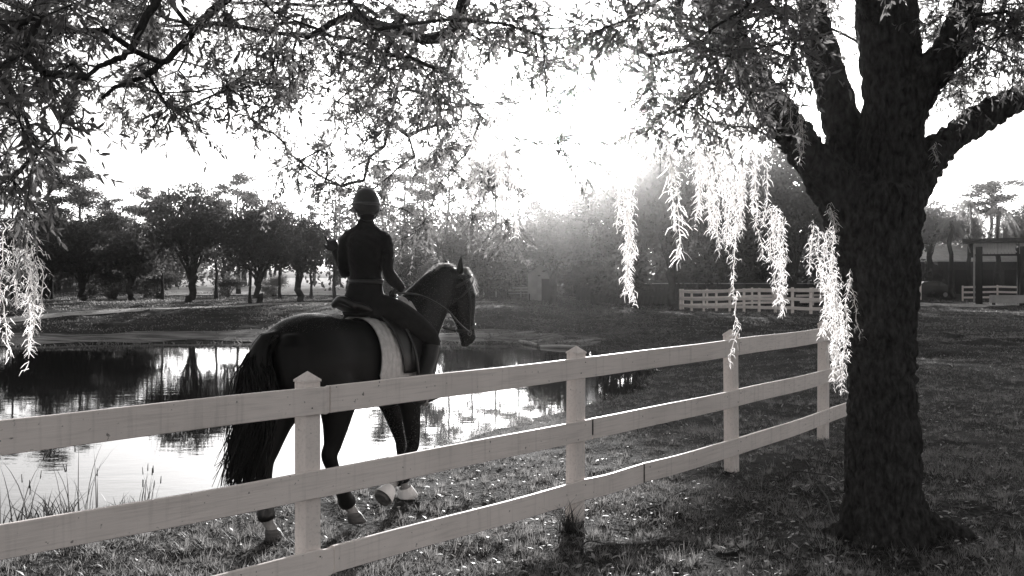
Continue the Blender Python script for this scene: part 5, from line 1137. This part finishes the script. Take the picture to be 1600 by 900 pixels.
# ------------------------------------------------------------------ hanging moss
def moss(label, strands, d, dens=1.0, fil=(0.020, 0.048), rad=0.0017, seed=0, group=None, spread=1.0):
    """strands: (px, top py, bottom py, half width px); curly filaments round each drooping core"""
    rng = np.random.default_rng(seed+100); A = Acc(); x0, y0, y1, _ = strands[0]; B = at(x0, y0, d)
    for px, ya, yb, hw in strands:
        dd = d+rng.normal()*0.05*spread; P0 = np.array(at(px, ya, dd)); Ln = (yb-ya)/F_PX*dd; n = max(6, int(Ln/0.035)); t = np.linspace(0, 1, n)
        sw = np.cumsum(rng.normal(size=(n, 2)), 0)*0.0075; C = np.stack([P0[0]+sw[:, 0]-sw[0, 0], P0[1]+sw[:, 1], P0[2]-Ln*t], -1); A.add(*tube_arrays(C, 0.0022, 4))
        W = hw/F_PX*dd
        for i in range(int(Ln*hw*25*dens)+int(Ln*120*dens)):
            f = rng.random(); k = min(n-1, int(f*n)); taper = (0.35+0.65*math.sin(PI*min(1, 0.18+f*0.75)))*(1.0 if f < 0.8 else (1.2-f)/0.4)
            c = C[k]+rng.normal(size=3)*[W*0.42*taper, W*0.42*taper, 0.02]; l = rng.uniform(*fil); out = np.array([rng.normal(), rng.normal(), -0.75]); out /= np.linalg.norm(out)
            cr = rng.normal(size=3)*0.35*l; P = np.array([c, c+out*l*0.5+cr*0.4, c+out*l+np.array([0, 0, -l*0.25])+cr*0.2]); A.add(*ribbon_arrays(P, [rad, rad*0.9, rad*0.35], rng.normal(size=3)))
    me = at_zero(A.mesh('spanish_moss', M_moss), B); o = link('spanish_moss', me); o.location = B
    return tag(o, label, 'moss', group or 'spanish moss hanging from the big oak')
moss('long narrow bright moss strand hanging by itself just right of the sun', [(972, 185, 400, 7), (986, 190, 460, 9), (979, 195, 466, 8), (968, 250, 350, 6)], 6.0, seed=1, dens=1.2)
moss('sparse zigzag moss strand between the long narrow strand and the broad curtain', [(1045, 200, 330, 6), (1048, 240, 400, 7)], 5.0, seed=2, dens=0.55, fil=(0.035, 0.07), rad=0.0032)
cur = [(1120, 70, 300, 12), (1140, 75, 320, 12), (1165, 80, 300, 10), (1100, 85, 260, 10), (1085, 110, 280, 9), (1176, 95, 320, 9), (1090, 150, 345, 9), (1100, 130, 330, 11), (1112, 120, 360, 11), (1122, 140, 385, 11), (1136, 110, 380, 12), (1146, 130, 372, 10), (1158, 140, 355, 10), (1166, 160, 400, 7), (1178, 130, 330, 9), (1186, 150, 310, 7), (1106, 200, 355, 10), (1130, 180, 370, 11), (1094, 210, 320, 9), (1152, 200, 360, 9)]
moss('broad bright curtain of moss strands left of the left limb', cur, 6.2, seed=3, dens=0.85)
moss('thin trailing moss thread with a knot in front of the third fence post', [(1150, 350, 462, 7), (1151, 455, 516, 1.2), (1152, 505, 520, 2.5), (1153, 520, 568, 5)], 6.4, seed=4, dens=0.6)
moss('thick moss tassel hanging clear between the curtain and the big trunk', [(1206, 325, 400, 9), (1214, 330, 470, 12), (1219, 345, 482, 11), (1222, 340, 440, 9), (1196, 322, 350, 7)], 6.5, seed=5)
moss('short moss tassel beside the left edge of the trunk', [(1272, 352, 420, 8), (1279, 360, 450, 7)], 6.9, seed=6)
moss('long moss growth covering the left edge of the big trunk', [(1296, 322, 470, 9), (1292, 360, 520, 9), (1300, 400, 560, 11), (1306, 430, 590, 11), (1314, 480, 610, 9), (1303, 460, 545, 9)], 6.93, seed=7, dens=1.1, spread=0.4)
moss('thin moss streak on the front of the big trunk', [(1330, 420, 520, 5), (1326, 440, 560, 5)], 6.86, seed=8, dens=0.5, spread=0.2)
moss('pale moss bunch hanging at the left edge over the pond', [(6, 360, 545, 14), (18, 350, 470, 15), (32, 345, 500, 16), (46, 355, 548, 13), (54, 380, 560, 8), (58, 400, 480, 9), (0, 420, 520, 12)], 4.5, seed=9, dens=0.6, fil=(0.022, 0.05))
moss('moss strand hanging above the head of the horse, left of the sun', [(788, 170, 330, 9), (793, 210, 362, 8), (784, 180, 310, 9), (772, 170, 270, 9)], 6.2, seed=10, dens=1.5)
moss('small moss strand left of the one above the horse head', [(752, 200, 345, 10), (744, 210, 320, 10), (736, 190, 290, 9)], 6.4, seed=11, dens=1.3)
moss('moss hanging on the left limb of the big tree', [(1246, 150, 240, 7), (1252, 170, 250, 6), (1238, 120, 200, 7)], 6.8, seed=12, dens=0.7)
moss('tiny moss tuft at the fork of the low right limb', [(1462, 228, 252, 7)], 7.0, seed=13, dens=1.2)
moss('moss fringe high between the sun and the curtain', [(1040, 120, 215, 10), (1062, 110, 230, 10), (1015, 130, 200, 8)], 6.6, seed=14, dens=0.6)

# ------------------------------------------------------------------ grass, litter, reeds, tufts
def grass():
    rng = np.random.default_rng(21)
    def scatter(n, d0, d1, p, pxr, hh, ww, name, label, m=M_grass):
        d = d0+(d1-d0)*rng.random(n)**p; px = rng.uniform(*pxr, n); x = (px-800)/F_PX*d; y = d
        s = pond_sdf(x, y); pat = vnoise(x, y, 1.1, 6)+0.7*vnoise(x, y, 3.1, 2); t = (y-7.6)*math.sin(TH)*-1+(x+1.25)*math.cos(TH)   # signed offset from the horse's track
        track = np.exp(-((t-0.1)/0.55)**2)*(y < 16)
        keep = (s > 0.0) & (rng.random(n) < np.clip(0.55+0.6*pat, 0.05, 1)*(1-0.75*track)) & (np.hypot(x-2.755, y-7.25) > 0.36); x, y = x[keep], y[keep]; n = len(x); z = ground_z(x, y)
        sc = np.clip(y/9, 0.8, 6)**0.8; near_b = 1+1.2*np.exp(-(np.abs(pond_sdf(x, y))/0.5)**2)
        h = rng.uniform(*hh, n)*near_b*(0.7+0.5*np.clip(pat[keep], -0.6, 1)); w = rng.uniform(*ww, n)*sc; a = rng.uniform(0, 2*PI, n); ln = rng.normal(size=(n, 2))*h[:, None]*0.75
        b = np.stack([x, y, z-0.004], -1); sd = np.stack([np.cos(a), np.sin(a), 0*a], -1)*w[:, None]/2; tip = b+np.stack([ln[:, 0], ln[:, 1], h], -1)
        V = np.stack([b-sd, b+sd, tip], 1).reshape(-1, 3); tag(link(name, mesh_np(name, V, np.arange(n*3).reshape(-1, 3), m)), label, kind='stuff')
    scatter(330000, 4.6, 30, 2.2, (-350, 1950), (0.020, 0.065), (0.004, 0.009), 'grass', 'short patchy paddock grass on both sides of the white fence')
    scatter(90000, 26, 75, 1.2, (-250, 1850), (0.03, 0.10), (0.012, 0.03), 'grass', 'short grass on the far bank and lawn')
    nc = 9000; d = 4.6+17*rng.random(nc)**1.9; px = rng.uniform(-300, 1900, nc); cx = (px-800)/F_PX*d; k = (pond_sdf(cx, d) > 0.1) & (np.hypot(cx-2.755, d-7.25) > 0.36); cx, cy_ = cx[k], d[k]; nc = len(cx); m = 26
    big = np.repeat(rng.uniform(0.4, 1.5, nc)**1.5, m); r = np.abs(rng.normal(size=nc*m))*0.028*big; a = rng.uniform(0, 2*PI, nc*m); x = np.repeat(cx, m)+r*np.cos(a); y = np.repeat(cy_, m)+r*np.sin(a)
    h = rng.uniform(0.02, 0.06, nc*m)*big; o = np.stack([np.cos(a), np.sin(a)], -1)*h[:, None]*rng.uniform(0.2, 1.2, nc*m)[:, None]; b = np.stack([x, y, ground_z(x, y)-0.004], -1); sd = np.stack([-np.sin(a), np.cos(a), 0*a], -1)*rng.uniform(0.0016, 0.0034, nc*m)[:, None]
    V = np.stack([b-sd, b+sd, b+np.column_stack([o, h])], 1).reshape(-1, 3); tag(link('grass', mesh_np('grass', V, np.arange(len(V)).reshape(-1, 3), M_tuft)), 'small tufts of turf over the dark ground', kind='stuff')
    n = 20000; d = 4.6+20*rng.random(n)**2.0; px = rng.uniform(-300, 1900, n); x = (px-800)/F_PX*d; y = d; k = (pond_sdf(x, y) > 0.15) & (np.hypot(x-2.755, y-7.25) > 0.34); x, y = x[k], y[k]; n = len(x)
    base = np.stack([x, y, ground_z(x, y)+rng.uniform(0.004, 0.03, n)], -1); dr = unit(np.stack([rng.normal(size=n), rng.normal(size=n), rng.normal(size=n)*0.35], -1)); nr = unit(np.stack([rng.normal(size=n)*0.5, rng.normal(size=n)*0.5, np.ones(n)], -1))
    L = rng.uniform(0.02, 0.07, n); V, T = leaf_arrays(base, dr, nr, L, L*rng.uniform(0.2, 0.45, n)); tag(link('leaf_litter', mesh_np('leaf_litter', V, T, M_litter)), 'fallen oak leaves scattered over the dark ground', kind='stuff')
grass()
def tuft(label, x, y, n, h, spread, m=M_reed, name='grass_tuft', cat='grass tuft', group=None, seed=0, wid=0.006, lean=0.35, heads=0):
    rng = np.random.default_rng(seed+500); z = gz(x, y); A = Acc()
    for i in range(n):
        a = rng.uniform(0, 2*PI); r = spread*rng.random()**0.7; b = np.array([r*math.cos(a), r*math.sin(a), -0.03]); hh = h*rng.uniform(0.45, 1.1); o = rng.normal(size=2)*lean*hh; t = np.linspace(0, 1, 6)[:, None]
        P = b+np.array([[0, 0, hh]])*t*(1-0.18*t)+np.array([[o[0], o[1], 0]])*t**2; w = wid*rng.uniform(0.6, 1.2)*(1-t**2*0.95); sd = np.array([[-math.sin(a+1), math.cos(a+1), 0]])
        V = np.concatenate([P-sd*w, P+sd*w]); Q = [(k, k+1, 7+k, 6+k) for k in range(5)]; A.add(V, Q)
        if i < heads: A.add(*tube_arrays([P[-1], P[-1]+np.array([o[0]*0.1, o[1]*0.1, 0.07])], [0.006, 0.003], 4))
    ob = link(name, A.mesh(name, m)); ob.location = (x, y, z); return tag(ob, label, cat, group)
def g_at(px, py, z=0.0): v = atz(px, py, z); return v.x, v.y
GR = 'reeds on the near bank of the pond'
x, y = g_at(60, 833, -0.3); tuft('thick reed clump at the pond edge low in the left corner', x, y, 90, 0.42, 0.30, name='reed_clump', cat='reeds', group=GR, seed=1, wid=0.007)
x, y = g_at(25, 838, -0.3); tuft('tall thin reeds standing at the very left edge', x, y, 16, 0.85, 0.20, name='reed_clump', cat='reeds', group=GR, seed=2, wid=0.006, lean=0.2, heads=6)
x, y = g_at(130, 812, -0.3); tuft('tall straight reeds right of the thick corner clump', x, y, 12, 0.85, 0.18, name='reed_clump', cat='reeds', group=GR, seed=3, wid=0.006, lean=0.16, heads=5)
x, y = g_at(232, 788, -0.3); tuft('small clump of upright seed heads alone against the bright water', x, y, 11, 0.50, 0.12, name='reed_clump', cat='reeds', group=GR, seed=4, wid=0.005, lean=0.16, heads=8)
x, y = g_at(205, 795, -0.3); tuft('short reeds left of the lone seed heads', x, y, 12, 0.25, 0.12, name='reed_clump', cat='reeds', group=GR, seed=5, wid=0.005, lean=0.3)
x, y = g_at(180, 800, -0.3); tuft('low curved reeds between the corner clump and the seed heads', x, y, 26, 0.24, 0.22, name='reed_clump', cat='reeds', group=GR, seed=6, wid=0.006, lean=0.5)
x, y = g_at(885, 828); tuft('spiky grass tuft at the foot of the second fence post', x, y, 80, 0.30, 0.07, seed=7, wid=0.004, lean=0.45)
x, y = g_at(1000, 820); tuft('low grass tuft below the rotten joint of the bottom rail', x, y, 40, 0.12, 0.10, seed=8, wid=0.004, lean=0.5)
x, y = g_at(1235, 740); tuft('grass tuft between the third fence post and the trunk', x, y, 60, 0.16, 0.16, seed=9, wid=0.004, lean=0.5)
x, y = g_at(1590, 885); tuft('single tall dry stalk at the lower right edge', x, y, 4, 0.22, 0.03, seed=10, wid=0.004, lean=0.15, heads=2)
x, y = g_at(1060, 800); tuft('grass tuft right of the rotten joint, near the bare patch', x, y, 36, 0.13, 0.12, seed=11, wid=0.004, lean=0.5)
def stick(label, pa, pb, r, seed):
    a = Vector((*g_at(*pa), 0)); b = Vector((*g_at(*pb), 0)); a.z = gz(a.x, a.y)+r; b.z = gz(b.x, b.y)+r+0.02; rng = np.random.default_rng(seed); A = Acc()
    P = spline([a, a.lerp(b, 0.35)+Vector(rng.normal(size=3)*0.03), a.lerp(b, 0.7)+Vector(rng.normal(size=3)*0.03), b], 14); P[:, 2] = np.maximum(P[:, 2], ground_z(P[:, 0], P[:, 1])+r*0.7); A.add(*tube_arrays(P, np.linspace(r, r*0.4, 14), 6))
    for k in (5, 9): e = P[k]+rng.normal(size=3)*0.10; e[2] = abs(e[2])*0.5+0.03; A.add(*tube_arrays([P[k], (P[k]+e)/2, e], [r*0.5, r*0.4, r*0.2], 5))
    o = link('fallen_branch', at_zero(A.mesh('fallen_branch', M_twig, True), a)); o.location = a; tag(o, label, 'branch', 'fallen branches under the big oak')
stick('curved fallen branch at the left foot of the big trunk', (1275, 760), (1330, 838), 0.012, 1)
stick('thin fallen branch lying left of the trunk', (1180, 752), (1290, 748), 0.012, 2)
stick('small fallen branch below the bottom rail joint', (985, 800), (1075, 772), 0.010, 3)
stick('fallen twig in front of the spiky tuft', (900, 868), (960, 838), 0.007, 4)
stick('fallen branch out on the dark ground between fence and trunk', (1130, 868), (1200, 842), 0.010, 5)
stick('fallen branch right of the trunk roots', (1520, 828), (1580, 822), 0.009, 6)
def driftwood():
    for i, (pa, pb, lb) in enumerate((((812, 516, 'a'), (840, 521, 'b'), 'bleached log lying on the far bank right of the horse head'), ((845, 522, 'a'), (905, 524, 'b'), 'thin pale pole on the far bank below the pale round tree'))):
        a = atz(pa[0], pa[1], 0); b = atz(pb[0], pb[1], 0); a.z = gz(a.x, a.y)+0.06; b.z = gz(b.x, b.y)+0.06; A = Acc(); A.add(*tube_arrays(spline([a, a.lerp(b, 0.5)+Vector((0, 0, 0.02)), b], 8), 0.05, 7))
        o = link('driftwood_log', at_zero(A.mesh('driftwood_log', M_wall_pale, True), a)); o.location = a; tag(o, lb, 'log', 'logs on the far bank')
    rng = np.random.default_rng(3); A = Acc()
    for i in range(2600):                  # dry weeds and debris heaped along the far bank
        px, py = rng.uniform(755, 1060), rng.uniform(492, 538); v = atz(px, py, -0.05); z = gz(v.x, v.y)
        if pond_sdf(np.array([v.x]), np.array([v.y]))[0] < 0.3: continue
        d = unit(rng.normal(size=3)*[1, 1, 0.35]); A.add(*tube_arrays([(v.x, v.y, z+0.02), (v.x+d[0]*0.22, v.y+d[1]*0.16, z+0.03+abs(d[2])*0.22)], [0.010, 0.004], 3))
    tag(link('debris', A.mesh('debris', M_debris)), 'dry stalks and debris along the far bank', kind='stuff')
driftwood()

# ------------------------------------------------------------------ the air: pale evening haze round the whole scene
def haze():
    bm = bmesh.new(); box_bm(bm, (0, 1500, 5.3), (7000, 6000, 14.6)); me = bpy.data.meshes.new('haze'); bm.to_mesh(me); bm.free()
    m = bpy.data.materials.new('haze'); m.use_nodes = True; n = m.node_tree; n.nodes.clear(); out = n.nodes.new('ShaderNodeOutputMaterial'); v = n.nodes.new('ShaderNodeVolumePrincipled')
    v.inputs['Color'].default_value = (0.96, 0.95, 0.94, 1); v.inputs['Density'].default_value = HAZE_DENSITY; v.inputs['Anisotropy'].default_value = 0.985; n.links.new(v.outputs[0], out.inputs['Volume'])
    me.materials.append(m); tag(link('haze', me), 'thin bright evening haze glowing around the low sun', kind='stuff')
HAZE_DENSITY = 0.0010
haze()
